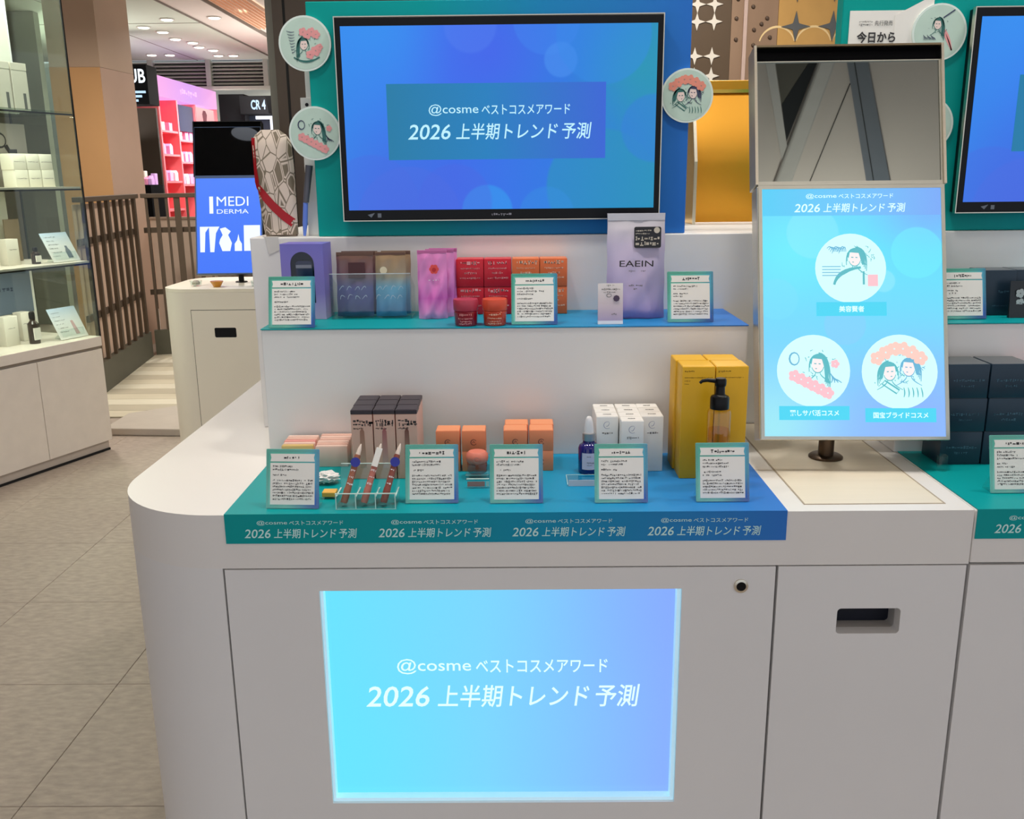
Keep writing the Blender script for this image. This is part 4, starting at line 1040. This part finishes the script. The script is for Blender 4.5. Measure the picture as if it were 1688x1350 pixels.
# ================================================================== PATTERNED POUCH AT THE LEFT OF THE BOARD
def leafy():
    m, nt, b = newmat('leaf_pattern_paper'); b.inputs['Roughness'].default_value = .45
    tc = nt.nodes.new('ShaderNodeTexCoord'); mp = nt.nodes.new('ShaderNodeMapping'); mp.inputs['Scale'].default_value = (1.25, .3, .62)
    mp.inputs['Rotation'].default_value = (0, R(38), 0)
    nt.links.new(tc.outputs['Object'], mp.inputs[0])
    v = nt.nodes.new('ShaderNodeTexVoronoi'); v.feature = 'DISTANCE_TO_EDGE'; v.inputs['Scale'].default_value = 62; nt.links.new(mp.outputs[0], v.inputs['Vector'])
    v.inputs['Scale'].default_value = 44
    v2 = nt.nodes.new('ShaderNodeTexVoronoi'); v2.inputs['Scale'].default_value = 44; nt.links.new(mp.outputs[0], v2.inputs['Vector'])
    g = nt.nodes.new('ShaderNodeSeparateColor'); nt.links.new(v2.outputs['Color'], g.inputs[0])
    f1 = nt.nodes.new('ShaderNodeMath'); f1.operation = 'GREATER_THAN'; f1.inputs[1].default_value = .35; nt.links.new(g.outputs[0], f1.inputs[0])
    d1 = nt.nodes.new('ShaderNodeMapRange'); d1.inputs['From Min'].default_value = .10; d1.inputs['From Max'].default_value = .15; nt.links.new(v.outputs['Distance'], d1.inputs[0])
    d2 = nt.nodes.new('ShaderNodeMapRange'); d2.inputs['From Min'].default_value = .05; d2.inputs['From Max'].default_value = .02; nt.links.new(v.outputs['Distance'], d2.inputs[0])
    mu = nt.nodes.new('ShaderNodeMath'); mu.operation = 'MULTIPLY'; nt.links.new(d1.outputs[0], mu.inputs[0]); nt.links.new(f1.outputs[0], mu.inputs[1])
    mm = nt.nodes.new('ShaderNodeMath'); mm.operation = 'MAXIMUM'; nt.links.new(mu.outputs[0], mm.inputs[0]); nt.links.new(d2.outputs[0], mm.inputs[1])
    cr = nt.nodes.new('ShaderNodeValToRGB'); e = cr.color_ramp.elements
    e[0].color = lin((222, 204, 188)); e[1].color = lin((126, 112, 92))
    nt.links.new(mm.outputs[0], cr.inputs[0]); nt.links.new(cr.outputs[0], b.inputs['Base Color']); return m
t = thing('patterned_pouch', 'tall leaf-patterned beige pouch with a red band standing left of the board', 'pouch', (-.538, .628, 1.3283), R(4))
body = MB(); nA, nV = 28, 20
def bagdim(v):
    wz = .0435*(.86+.14*min(1, v*1.6)) if v < .86 else .0435*(1-.55*((v-.86)/.14)**2.2)
    th = .020*(.75+.25*math.sin(math.pi*min(v*1.1, 1)))*(1 if v < .88 else 1-.75*((v-.88)/.12))
    return wz, th, -.010*v
for j in range(nV+1):
    v = j/nV; wz, th, cx = bagdim(v)
    for i in range(nA):
        a = 2*math.pi*i/nA; c, s_ = math.cos(a), math.sin(a)
        body.v.append((cx+wz*math.copysign(abs(c)**.7, c), th*math.copysign(abs(s_)**.8, s_), .004+.228*v))
for j in range(nV):
    for i in range(nA):
        i2 = (i+1) % nA; body.f.append((j*nA+i, j*nA+i2, (j+1)*nA+i2, (j+1)*nA+i))
body.f.append(tuple(range(nA-1, -1, -1))); body.f.append(tuple(nV*nA+i for i in range(nA)))
part('body', body, leafy(), t, smooth=True)
redm = M('red_ribbon', (176, 22, 34), .4)
def onbag(x, z):
    wz, th, cx = bagdim(min(1, max(0, (z-.004)/.228))); q = min(.985, abs(x-cx)/wz)**(1/.7)
    return (x, -th*math.sqrt(max(0, 1-q*q))**.8-.0009, z)
band = MB(); key = [(-.0475, .215, .004), (-.0465, .150, .004), (-.0445, .112, .0055), (-.030, .090, .0085), (-.012, .068, .0085), (.010, .046, .0085), (.030, .030, .0085)]
for k in range(len(key)-1):
    for q in range(5 if k < len(key)-2 else 6):
        f = q/5; x, z, wv = (key[k][i]*(1-f)+key[k+1][i]*f for i in range(3))
        if k < 2: band.v += [onbag(x-wv, z), onbag(x+wv, z)]
        else: band.v += [onbag(x-wv*.55, z-wv), onbag(x+wv*.55, z+wv)]
for k in range(len(band.v)//2-1): band.f.append((2*k, 2*k+2, 2*k+3, 2*k+1))
part('red_band', band, redm, t, smooth=True)
part('hem', MB().box(-.033, .034, -.012, .012, 0, .004), M('hem_taupe', (120, 104, 90), .6), t, bevel=.001)
t = thing('hanging_tag', 'folded clear plastic tag hanging over the edge under the patterned pouch', 'tag', (-.570, .5845, 1.3283))
part('fold', MB().add([(-.010, .03, .0008), (.03, .03, .0008), (.034, -.0006, .0008), (.004, -.0006, .0008), (.012, -.0010, -.038), (.036, -.0010, -.028)], [(0, 1, 2, 3), (3, 2, 5, 4)]), M('frosted_tag', (214, 210, 204), .25), t)
t = thing('brush_stick', 'slim grey stick with a blue lower end between the pouch and the board', 'stick', (-.474, .618, 1.3283), 0)
part('handle', MB().tube([(-.002, 0, .075), (.010, .0, .155)], [.0065, .0085], 12), M('smoky_grey', (88, 88, 96), .25), t, smooth=True)
part('blue_end', MB().tube([(-.010, 0, .001), (-.007, 0, .03), (-.003, 0, .074)], [.003, .006, .0055], 12), M('cornflower', (104, 136, 226), .3), t, smooth=True)

# ================================================================== GOLD STAND AND PATTERNED PANELS BEHIND
t = thing('gold_display', 'curved gold metal display niche behind the gap between the two boards', 'display', (.455, .985, 1.3283))
prof = []
for i in range(15):
    v = i/14
    y = .034-.016*math.sin(math.pi*v/.9) if v < .45 else .018+.075*((v-.45)/.55)**1.25
    prof.append((y, .004+.335*v))
poly = prof+[(y+.004, z) for y, z in prof[::-1]]
part('curved_back', MB().prismX(poly, .012, .33), GOLD, t, smooth=True)
part('top_ledge', MB().box(.012, .34, .088, .14, .338, .368), GOLD, t, bevel=.002)
part('ledge_lip', MB().box(.012, .34, .084, .0875, .336, .345), GOLDT, t)
part('side_cheek', MB().prismX([(0, 0), (.12, 0), (.12, .336), (.07, .336), (.0, .16)], .004, .0115), GOLDT, t, bevel=.001)
part('front_edge', MB().prismX([(-.006, 0), (-.0005, 0), (-.0005, .155), (.068, .336), (.060, .336), (-.006, .16)], .0035, .0112), CHROME, t)

def star(cx, cz, r, q=.34):
    pts = []
    for k in range(4):
        a = R(90*k); pts.append((cx+r*math.cos(a), cz+r*math.sin(a)))
        for tt in (.3, .5, .7):
            a2 = a+R(90*tt); rr = r*(q+.16*abs(tt-.5)*2.2)
            pts.append((cx+rr*math.cos(a2), cz+rr*math.sin(a2)))
    return pts
t = thing('patterned_column', 'dark brown column panel with rows of small pale four-point stars', 'panel', (1.09, 4.0, 0))
part('panel', MB().box(-.22, .10, 0, .12, 0, 3.09), M('dark_umber', (88, 70, 50), .5), t)
STARM = M('pale_star', (224, 216, 202), .4)
for x in (-.095, .0):
    for z in (2.375, 2.285, 2.105, 2.0, 2.47):
        part('star', MB().prismY(star(x+(.006 if z > 2.2 else 0), z, .047), -.006, -.0002), STARM, t)
t = thing('studded_panel', 'brown wooden wall panel with small studs and a pale vertical seam', 'panel', (1.32, 4.0, 0))
WDM = M('brown_board', (146, 118, 94), .5, var=.12, vs=5, stretch=(1, 1, .15))
part('board', MB().box(-.128, -.062, 0, .1, 0, 3.09), WDM, t); part('board', MB().box(-.04, .13, 0, .1, 0, 3.09), WDM, t)
part('seam_strip', MB().box(-.061, -.041, -.008, .1, 0, 3.09), M('pinkish_strip', (198, 172, 160), .35), t)
stud = MB().lathe([(.001, 0), (.012, 0), (.008, .008), (.001, .010)], 12).mesh('stud', 0, 1, True); stud.materials.append(M('dark_stud', (84, 66, 52), .4))
for x, z in ((-.095, 2.40), (-.10, 2.30), (-.098, 2.19), (.0, 2.24), (.04, 2.27), (.07, 2.30), (.0, 2.16), (.05, 2.42), (-.01, 2.36), (.09, 2.20)):
    link('stud', stud, None, t, (x, -.0002, z), (R(90), 0, 0))
t = thing('star_board', 'gold board with large dark four-point stars above the mirror display', 'board', (1.65, 4.0, 0))
part('board', MB().box(-.198, .30, 0, .1, 0, 3.09), M('ochre_gold_board', (206, 160, 92), .4, .2), t)
DST = M('dark_star', (92, 94, 94), .4); SCAL = M('pale_gold_line', (236, 206, 150), .4)
for x in (-.10, .105):
    for z in (2.255, 2.46):
        part('star', MB().prismY(star(x, z, .080, .30), -.006, -.0002), DST, t)
for x in (-.2, .003, .206):
    mb = MB()
    pts = [(x+.1*math.cos(R(a)), 2.155+.1*math.sin(R(a))) for a in range(15, 166, 10)]
    mb.ribbon(pts, .012, -.001); part('scallop', mb, SCAL, t)

# dark brown column left of the board
t = thing('brown_column', 'dark brown square column rising behind the left edge of the board', 'column', (-1.25, 4.2, 0))
part('shaft', MB().box(-.16, .9, 0, .5, 0, 3.09), M('umber_column', (84, 70, 60), .45, var=.1, vs=3, stretch=(2, 2, .1)), t)
part('edge_trim', MB().box(-.205, -.162, .02, .5, 0, 3.09), M('grey_trim', (120, 116, 108), .5), t)
part('groove', MB().box(-.10, -.085, -.0015, 0, 0, 3.09), BLACKM, t)

# ================================================================== BACKGROUND, LEFT
# --- second white island with its own display
t = thing('counter_cabinet', 'cream rounded counter with a dark slot standing behind the main island', 'cabinet')
poly = arc(-1.952+.16, 3.458+.16, .16, 180, 270, 14)+[(-.95, 3.458), (-.95, 4.1), (-1.952+.16, 4.1)]+arc(-1.952+.16, 4.1-.16, .16, 90, 180, 10)[1:]
part('body', MB().prism(poly, 0, .872), WHITE2, t, smooth=True)
part('worktop', MB().prism(poly, .8725, .89), M('cream_top', (232, 224, 206), .4), t, smooth=True)
dr = part('door', plate_hole(rectpoly(-1.772, -1.30, .03, .775), roundrect(-1.655, -1.536, .627, .681, .008), 3.4515, 3.4578), WHITE2, t)
part('slot', MB().rect(-1.66, -1.53, .62, .69, 3.4574), BLACK, dr)
part('door_gap', MB().box(-1.776, -1.7725, 3.4565, 3.4578, .03, .778).box(-1.7725, -1.30, 3.4565, 3.4578, .7752, .778), DARKGAP, t)
BS = GRAD('blue_advert_glow', [(0, (66, 120, 250)), (1, (80, 132, 255))], 'Z', 0, .5, .25, emit=1.0)
kt2, kmw2 = kiosk('small blue glowing advert stand with a black mirror box behind the main island', None, R(3), R(14), (-1.792, 3.66, .952), .362, .535, .315,
                  dict(side=BLACK, screen=BS, bezel=M('advert_bezel', (90, 110, 150), .3), top=BLACK, mirror=DMIRROR, pole=BLACK), (-1.59, 3.80), .8905)
MW = EMIT('advert_white', (226, 236, 255), 1.2)
def k2(o, y=-.003): o.matrix_basis = kmw2 @ Matrix.Translation((0, y, 0)); return o
k2(part('logo_bar', MB().rect(.075, .096, .335, .430), MW, kt2))
k2(fit_text('screen_lettering', 'MEDI', MW, kt2, .203, .403, .175, .052, 0, .0)); k2(fit_text('screen_lettering', 'DERMA', MW, kt2, .203, .346, .175, .024, 0, 0))
for k, poly in enumerate(([(.02, .12), (.045, .12), (.05, .23), (.072, .262), (.02, .262)], [(.075, .12), (.097, .12), (.108, .225), (.128, .262), (.07, .262)],
                          [(.125, .17), (.142, .125), (.185, .125), (.195, .17), (.182, .20), (.175, .215), (.19, .235), (.16, .258), (.13, .25), (.145, .215), (.13, .19)],
                          [(.21, .125), (.25, .125), (.25, .165), (.238, .185), (.232, .22), (.224, .185), (.21, .165)], [(.262, .125), (.352, .125), (.352, .268), (.262, .268)])):
    k2(part('product_picture', MB().add([(x, 0, z) for x, z in poly], [tuple(range(len(poly)))]), MW, kt2))
t = thing('amber_cup', 'small amber glass cup on the cream counter below the blue advert', 'cup', (-1.655, 3.56, .8905))
part('cup', MB().lathe([(.001, 0), (.018, 0), (.036, .030), (.034, .032), (.001, .018)], 24), M('amber_glass', (196, 130, 20), .2, coat=.5), t, smooth=True)
for x, y, l in ((-1.79, 3.62, 'left of'), (-1.44, 3.58, 'right of')):
    t = thing('glass_dish', 'small clear glass dish %s the amber cup' % l, 'dish', (x, y, .8905))
    part('dish', MB().lathe([(.001, 0), (.028, 0), (.034, .03), (.031, .03), (.026, .006), (.001, .006)], 20), CLEAR, t, smooth=True)
    part('lump', MB().lathe([(.001, .007), (.02, .008), (.022, .02), (.012, .03), (.001, .032)], 14), M('greyish_cream', (170, 156, 140), .6), t, smooth=True)

# --- glass display cabinet at the left edge
cab = thing('display_cabinet', 'glass display cabinet on a white cupboard at the left edge', 'display cabinet', (-2.28, 3.455, 0), R(67.8))
DW = M('cabinet_white', (232, 222, 210), .45)
part('cupboard', MB().box(-1.9, 0, .022, .46, .075, .575), DW, cab)
part('plinth', MB().box(-1.9, -.012, .02, .44, 0, .074), M('plinth_grey', (196, 184, 172), .5), cab)
part('plinth_foot_strip', MB().box(-1.9, -.012, .012, .0195, 0, .012), BLACKM, cab)  # black strip along the front of the plinth foot
for k, (a, b) in enumerate(((-1.255, -.84), (-.838, -.4215), (-.4185, 0))):
    part('door', MB().box(a, b, .002, .0215, .058, .572), DW, cab, bevel=.0015)
part('counter_board', MB().box(-1.9, 0.004, 0, .47, .588, .64), DW, cab, bevel=.002)
part('groove', MB().box(-1.9, 0, .012, .46, .5755, .5875), M('groove_taupe', (150, 138, 124), .6), cab)
for z in (1.035, 1.420, 1.792):
    sh = part('shelf', MB().box(-1.9, -.006, .012, .455, z, z+.012), CABGLASS if z > 1.5 else DW, cab)
    part('shelf_edge', MB().box(-1.9, -.006, .006, .0118, z-.006, z+.002), BLACKM, cab)
part('front_pane', MB().box(-1.9, -.008, .001, .005, .641, 2.9), CABGLASS, cab)
part('end_pane', MB().box(-.0075, -.0035, .006, .45, .641, 2.9), CABGLASS, cab)
part('corner_post', MB().box(-.003, .004, 0, .008, .641, 2.9), BLACKM, cab)
part('corner_post', MB().box(-.003, .004, .452, .462, .641, 2.9), M('post_grey', (70, 74, 70), .4), cab)
part('inner_back', MB().box(-1.9, -.10, .455, .462, .641, 2.9), M('smoked_back', (206, 204, 188), .35), cab)
for z in (1.03, 1.415, 1.787, 2.6):
    l = bpy.data.lights.new('cabinet_strip_light', 'AREA'); l.shape = 'RECTANGLE'; l.size = .9; l.size_y = .03; l.energy = 3.2 if z < 2 else 16; l.color = (1, .97, .9)
    o = bpy.data.objects.new('cabinet_strip_light', l); COL.objects.link(o); o.parent = cab; o.location = (-.5, .08, z-.004)
cabM = Matrix.Translation((-2.28, 3.455, 0)) @ Matrix.Rotation(R(67.8), 4, 'Z')
def inC(x, y, z): v = cabM @ Vector((x, y, z)); return (v.x, v.y, v.z)
RZ = R(67.8)
BX = M('ivory_card', (232, 226, 212), .5)
for k, (x, z, w_, d_, h_, l) in enumerate(((-.075, 1.4325, .075, .09, .085, 'lower right'), (-.155, 1.4325, .075, .09, .085, 'lower middle'), (-.235, 1.4325, .075, .09, .085, 'lower left'),
                                           (-.078, 1.5185, .075, .09, .078, 'upper right'), (-.158, 1.5185, .075, .09, .078, 'upper middle'), (-.238, 1.5185, .075, .09, .078, 'upper left'))):
    t = carton('ivory_carton', 'ivory carton in the glass cabinet block, %s' % l, w_, d_, h_, BX, [P_dash(((-.03, .03, h_*.5, .006),), PRINTG, 120+k)], None, inC(x, .15, z), RZ, 'ivory cartons in the cabinet')
for k, x in enumerate((-.13, -.23, -.33)):
    t = thing('tall_box', 'tall white carton with a grey stripe on the top cabinet shelf, %s' % ('right', 'middle', 'left')[k], 'carton', inC(x, .2, 1.805), RZ, 'tall white cartons in the cabinet')
    part('body', MB().box(-.045, .045, 0, .07, 0, .20), BX, t, bevel=.001); part('stripe', MB().box(.010, .026, -.001, -.0002, .012, .09), M('grey_stripe', (110, 110, 104), .5), t)
    part('lid', MB().box(-.046, .046, -.001, .071, .2, .235), BX, t, bevel=.001)
t = thing('back_panel', 'large white advert board standing in the top of the glass cabinet', 'board', inC(-.25, .36, 1.805), RZ)
part('board', MB().box(-.5, .22, 0, .012, 0, .95), M('pale_board', (226, 228, 218), .5), t, bevel=.001); part('edge', MB().box(.2205, .2265, -.002, .014, 0, .95), WPRINT, t)
t = thing('logo_board', 'grey board with a black ring and cup mark behind the ivory cartons', 'board', inC(-.16, .34, 1.4325), RZ)
part('board', MB().box(-.3, .14, 0, .01, 0, .32), M('taupe_board', (150, 142, 134), .5), t, bevel=.001)
mb = MB(); mb.ribbon([(-.02+.035*math.cos(R(a)), .235+.035*math.sin(R(a))) for a in range(0, 361, 24)], .012, -.001); mb.ribbon([(.01, .21), (.03, .18), (.075, .18)], .025, -.001); mb.rect(.03, .07, .155, .175, -.001)
part('mark', mb, PRINT, t)
def leaflet(label, x, y, z, w_, h_, tilt, bottle):
    t = thing('leaflet_stand', label, 'leaflet', inC(x, y, z+.003), RZ, 'leaflets in the glass cabinet')
    q = R(-tilt)
    part('card', MB().box(-w_/2, w_/2, 0, .004, 0, h_), GRAD('leaflet_print', [(0, (236, 234, 228)), (.55, (226, 228, 230)), (1, (176, 196, 216))], 'Z', 0, h_, .4), t, rot=(q, 0, 0), bevel=.0006)
    o = part('picture', MB().prismY([(.02, .02), (.05, .02), (.05, .06), (.042, .075), (.042, .09), (.028, .09), (.028, .075), (.02, .06)] if bottle else [(.02, .02), (.045, .02), (.035, .1), (.02, .1)], -.0012, -.0002), M('picture_grey', (110, 120, 132) if bottle else (206, 170, 172), .5), t, rot=(q, 0, 0))
    mb = MB(); rnd = random.Random(int(z*100))
    for i in range(6): dashes(mb, -w_*.42, .0, h_*.85-i*.022, .006, rnd, -.0012, .9, rnd.uniform(.5, 1))
    part('printed_text', mb, PRINTG, t, rot=(q, 0, 0), kind='stuff')
    part('prop', MB().prismX([(.004, 0), (.07, 0), (.07, .004), (.012, .05)], -w_*.4, w_*.4), CLEAR, t)
leaflet('white leaflet with a bottle picture propped on the middle cabinet shelf', -.10, .06, 1.048, .17, .17, 30, True)
leaflet('white leaflet with a pink picture propped on the cabinet counter', -.10, .075, .6405, .18, .18, 28, False)
def smallbottle(label, x, y, z, h, r_):
    t = thing('brown_bottle', label, 'bottle', inC(x, y, z), RZ, 'brown bottles in the cabinet')
    part('glass', MB().lathe([(.001, 0), (r_, 0), (r_, h*.62), (r_*.5, h*.72), (r_*.5, h*.78), (.001, h*.78)], 20), M('brown_glass', (44, 30, 22), .2, coat=.4), t, smooth=True)
    part('cap', MB().lathe([(.001, h*.782), (r_*.55, h*.782), (r_*.55, h*.95), (r_*.4, h), (.001, h)], 18), BLACK, t, smooth=True)
    part('label', MB().box(-r_*.7, r_*.7, -r_-.001, -r_*.72, h*.12, h*.5), PAPER, t)
smallbottle('small dark bottle with white label on the middle cabinet shelf', -.235, .13, 1.048, .085, .022)
smallbottle('tall dark bottle with white label on the cabinet counter', -.29, .15, .6405, .165, .027)
for k, (x, y, z, w_, h_, l) in enumerate(((-.33, .17, 1.048, .07, .13, 'left of the small dark bottle'), (-.385, .19, .6405, .08, .15, 'left of the tall dark bottle'), (-.235, .26, .6405, .06, .15, 'right of the tall dark bottle'))):
    carton('ivory_carton', 'ivory upright carton in the glass cabinet %s' % l, w_, .06, h_, BX, [P_dash(((-.02, .02, h_*.6, .006),), PRINTG, 130+k)], None, inC(x, y, z), RZ, 'upright ivory cartons in the cabinet')
t = thing('advert_board', 'slate blue advert board at the back above the cabinet counter', 'board', inC(-.2, .40, .6405), RZ)
part('board', MB().box(-.4, .14, 0, .01, .13, .37), M('slate_blue', (110, 124, 142), .4), t); part('leg', MB().box(.1405, .155, 0, .01, 0, .37), PAPER, t); part('leg', MB().box(-.4, -.385, 0, .01, 0, .13), PAPER, t)
mb = MB(); dashes(mb, -.2, .02, .26, .025, random.Random(2), -.001, 1.); part('printed_text', mb, M('dark_slate_ink', (60, 74, 96), .5), t, kind='stuff')
t = thing('frame_holder', 'small clear frame with a dark tag at the back of the middle cabinet shelf', 'holder', inC(-.14, .38, 1.048), RZ)
part('frame', MB().box(-.05, .04, 0, .01, 0, .22), M('taupe_frame', (140, 124, 104), .5), t, bevel=.001); part('tag', MB().disc(-.01, .10, .018, -.001, 6), PRINT, t)

# --- square column, two-tone
t = thing('square_column', 'square column, pale above and orange tan below, behind the railing', 'column', (-3.42, 6.5, 0))
cp = [(-.40, -.04), (0, 0), (.05, .55), (-.36, .6)]
part('upper_shaft', MB().prism(cp, 2.372, 3.09), M('upper_beige', (204, 176, 150), .6, var=.04, vs=2), t)
part('lower_shaft', MB().prism(cp, 0, 2.37), M('lower_beige', (206, 174, 152), .6, var=.05, vs=2), t)
part('lower_front_sheet', MB().prism([(-.40, -.0475), (-.004, -.008), (-.004, -.001), (-.40, -.0405)], 0, 2.37), M('lower_tan', (224, 172, 116), .6, var=.05, vs=2), t)  # thin tan sheet over the lower front, warmer than the side face
# --- railing
RAIL = M('railing_umber', (92, 78, 64), .5); RAILB = M('railing_base', (96, 94, 80), .6)
def fence(label, p0, p1, n, zt, seed, zb=.0, infill=False):
    L = math.hypot(p1[0]-p0[0], p1[1]-p0[1]); a = math.atan2(p1[1]-p0[1], p1[0]-p0[0])
    t = thing('railing', label, 'railing', (p0[0], p0[1], zb), a)
    rnd = random.Random(seed)
    part('top_rail', MB().box(0, L, -.03, .03, zt-.035, zt), RAIL, t, bevel=.004)
    for z in (zt*.78, zt*.40): part('mid_rail', MB().box(0, L, .006, .026, z-.022, z+.022), RAIL, t)
    part('base_board', MB().box(0, L, -.02, .03, 0, .22), RAILB, t)
    if infill: part('infill', MB().box(0, L, .030, .036, .221, zt-.05), M('frosted_peach_infill', (222, 192, 168), .6), t)
    for i in range(n):
        x = (i+.5)*L/n; wd = (.020, .034, .020, .05)[i % 4]
        part('bar', MB().box(x-wd/2, x+wd/2, -.022, .004, .221, zt-.0355), RAIL, t)
    return t
fence('brown bar railing running back beside the orange column', (-2.93, 4.75), (-3.15, 6.25), 8, 1.36, 3, infill=True)
fence('brown bar railing crossing behind the blue advert stand', (-3.13, 6.32), (-1.75, 6.75), 18, 1.36, 4)
# pale screen behind the railing
t = thing('pale_screen', 'pale beige panel standing behind the brown railing', 'panel', (-2.6, 7.1, 0))
part('panel', MB().box(-.78, -.2, 0, .05, 0, 1.12), M('pale_panel', (196, 176, 158), .6), t, bevel=.004); part('cap', MB().box(-.79, -.19, -.01, .06, 1.12, 1.14), M('panel_cap', (150, 130, 112), .6), t)
part('panel', MB().box(-.19, .6, 0, .05, 0, 1.0), M('grey_brown_panel', (120, 104, 92), .6), t, bevel=.004)

# --- shops in the far background
PK = M('coral_pink_wall', (238, 96, 110), .5); PKL = M('coral_pink_shelf', (246, 120, 128), .5)
t = thing('pink_shop_wall', 'coral pink shop wall with shelves under a glowing lilac sign', 'shop', (-4.25, 9.97, 0))
part('back_wall', MB().box(-.42, -.40, 0, 2.2, 0, 2.45), M('deep_coral', (222, 66, 84), .5), t)
part('sign_box', MB().box(-.42, 0, 0, 2.2, 2.44, 2.68), GRAD('sign_lilac_glow', [(0, (250, 170, 236)), (.5, (226, 166, 250)), (1, (250, 172, 232))], 'Y', 0, 2.2, .4, emit=.95), t, bevel=.004)
sg = MB(); rnd = random.Random(3); dashes(sg, .75, 1.35, 2.55, .10, rnd, 0, 1.); sg.v = [(.002, x, z) for x, y, z in sg.v]
part('sign_lettering', sg, EMIT('sign_pale', (255, 200, 250), 1.), t, kind='stuff')
for y in (0, .60, 1.28, 2.17): part('upright', MB().box(-.40, -.01, y, y+.04, 0, 2.44), PKL, t)
for z in (2.04, 1.76, 1.44, 1.10): part('shelf', MB().box(-.39, -.02, .042, .598, z, z+.025), PKL, t)
for z in (1.95, 1.68, 1.40): part('shelf', MB().box(-.39, -.02, .642, 1.278, z, z+.025), PKL, t)
part('dark_screen', MB().box(-.06, -.03, .66, 1.26, 2.08, 2.40), M('screen_navy', (44, 46, 74), .2), t)
part('lit_picture', MB().box(-.06, -.03, 1.36, 2.12, 2.06, 2.42), GRAD('picture_pink_glow', [(0, (255, 150, 160)), (1, (255, 206, 206))], 'Z', 2.06, 2.42, .4, emit=.9), t)
part('picture_item', MB().prismX([(1.66, 2.2), (1.74, 2.2), (1.80, 2.34), (1.74, 2.39), (1.66, 2.39), (1.62, 2.34)], -.028, -.024), M('plum_item', (120, 50, 70), .5), t)
PG = [M('pink_pack', (240, 150, 190), .5), M('lilac_pack', (214, 170, 230), .5), M('white_pack', (236, 226, 230), .5)]
k = 0
for bay, sh, z, ys in (('left', 'lowest', 1.465, (.1, .28, .45)), ('left', 'middle', 1.785, (.12, .35)), ('left', 'top', 2.065, (.15, .4)), ('right', 'lowest', 1.425, (.7, .85, 1.0, 1.14)), ('right', 'middle', 1.705, (.7, .88, 1.05)), ('right', 'top', 1.975, (.72, .95, 1.12))):
    for q, y in enumerate(ys):
        o = link('shop_pack', MB().prismX([(0, 0), (.10, 0), (.10, .10), (.05, .13 if z < 1.9 else .09), (0, .10)], 0, .09).mesh('shop_pack', .004, 1), PG[k % 3], None, (-4.25-.14, 9.97+y, z+.0005))
        tag(o, '%s package in the coral shop wall, %s bay, %s shelf, %s from left' % (('pink', 'lilac', 'white')[k % 3], bay, sh, ('first', 'second', 'third', 'fourth')[q]), 'package', 'packages on the coral shop shelves'); k += 1
DK = M('shop_black', (7, 7, 9), .7, spec=.1)
t = thing('dark_shop', 'black shop front with bright white sign letters beside the pink shop', 'shop', (-4.24, 9.33, 0))
part('fascia', MB().box(-.6, .12, 0, .3, 2.30, 2.72), DK, t); part('back', MB().box(-.6, -.03, .56, .60, 0, 2.30), M('shop_brown_dark', (44, 32, 20), .6), t)
part('counter', MB().box(-.3, .03, .02, .4, 0, 1.42), DK, t)
LW = EMIT('sign_white', (240, 248, 255), 1.3)
fit_text('sign_lettering', 'AUB', LW, t, -.05, 2.60, .30, .15, -.004, .02)
for z in (2.43, 2.385, 2.34): part('light_strip', MB().box(-.12, .09-(2.43-z), -.02, -.002, z-.012, z+.012), EMIT('strip_blue_white', (190, 226, 255), 1.1), t)
ORD = ('first', 'second', 'third', 'fourth', 'fifth', 'sixth', 'seventh')
for k in range(6):
    o = link('shop_goods', MB().prismX([(0, 0), (.09, 0), (.09, .05), (.05, .09+.02*(k % 2)), (0, .07)], 0, .045).mesh('shop_goods', .004, 1), (PG+[BX])[k % 4], None, (-4.50+.048*k, 9.38+.015*(k % 3), 1.4205))
    tag(o, 'small pale package on the black shop counter, front row, %s from the left' % ORD[k], 'package', 'packages in the black shop')
for k in range(5):
    o = link('shop_goods', MB().box(0, .05, 0, .08, 0, .10+.03*(k % 3)).mesh('shop_goods', .005, 1), (PG+[BX])[(k+1) % 4], None, (-4.50+.058*k, 9.53+.015*(k % 2), 1.4205))
    tag(o, 'small pale box on the black shop counter, back row, %s from the left' % ORD[k], 'package', 'packages in the black shop')
t = thing('dark_shop', 'black shop units with a blue-white lit sign right of the pink wall', 'shop', (-3.5, 11.0, 0))
part('tall_unit', MB().box(-.42, -.09, .2, .6, 0, 2.56), DK, t); part('fascia', MB().box(-.088, .5, 0, .5, 2.30, 2.52), DK, t)
part('back', MB().box(-.088, .5, .4, .45, 0, 2.299), M('shop_navy_dark', (20, 24, 34), .4), t)
fit_text('sign_lettering', 'CR 4', EMIT('sign_blue_white', (170, 214, 255), 1.2), t, .15, 2.41, .19, .12, -.004, .03)
part('lit_frame', MB().box(.09, .31, .05, .09, 2.235, 2.275).box(.275, .31, .05, .09, 1.6, 2.2345), EMIT('frame_white', (235, 242, 255), 1.3), t)
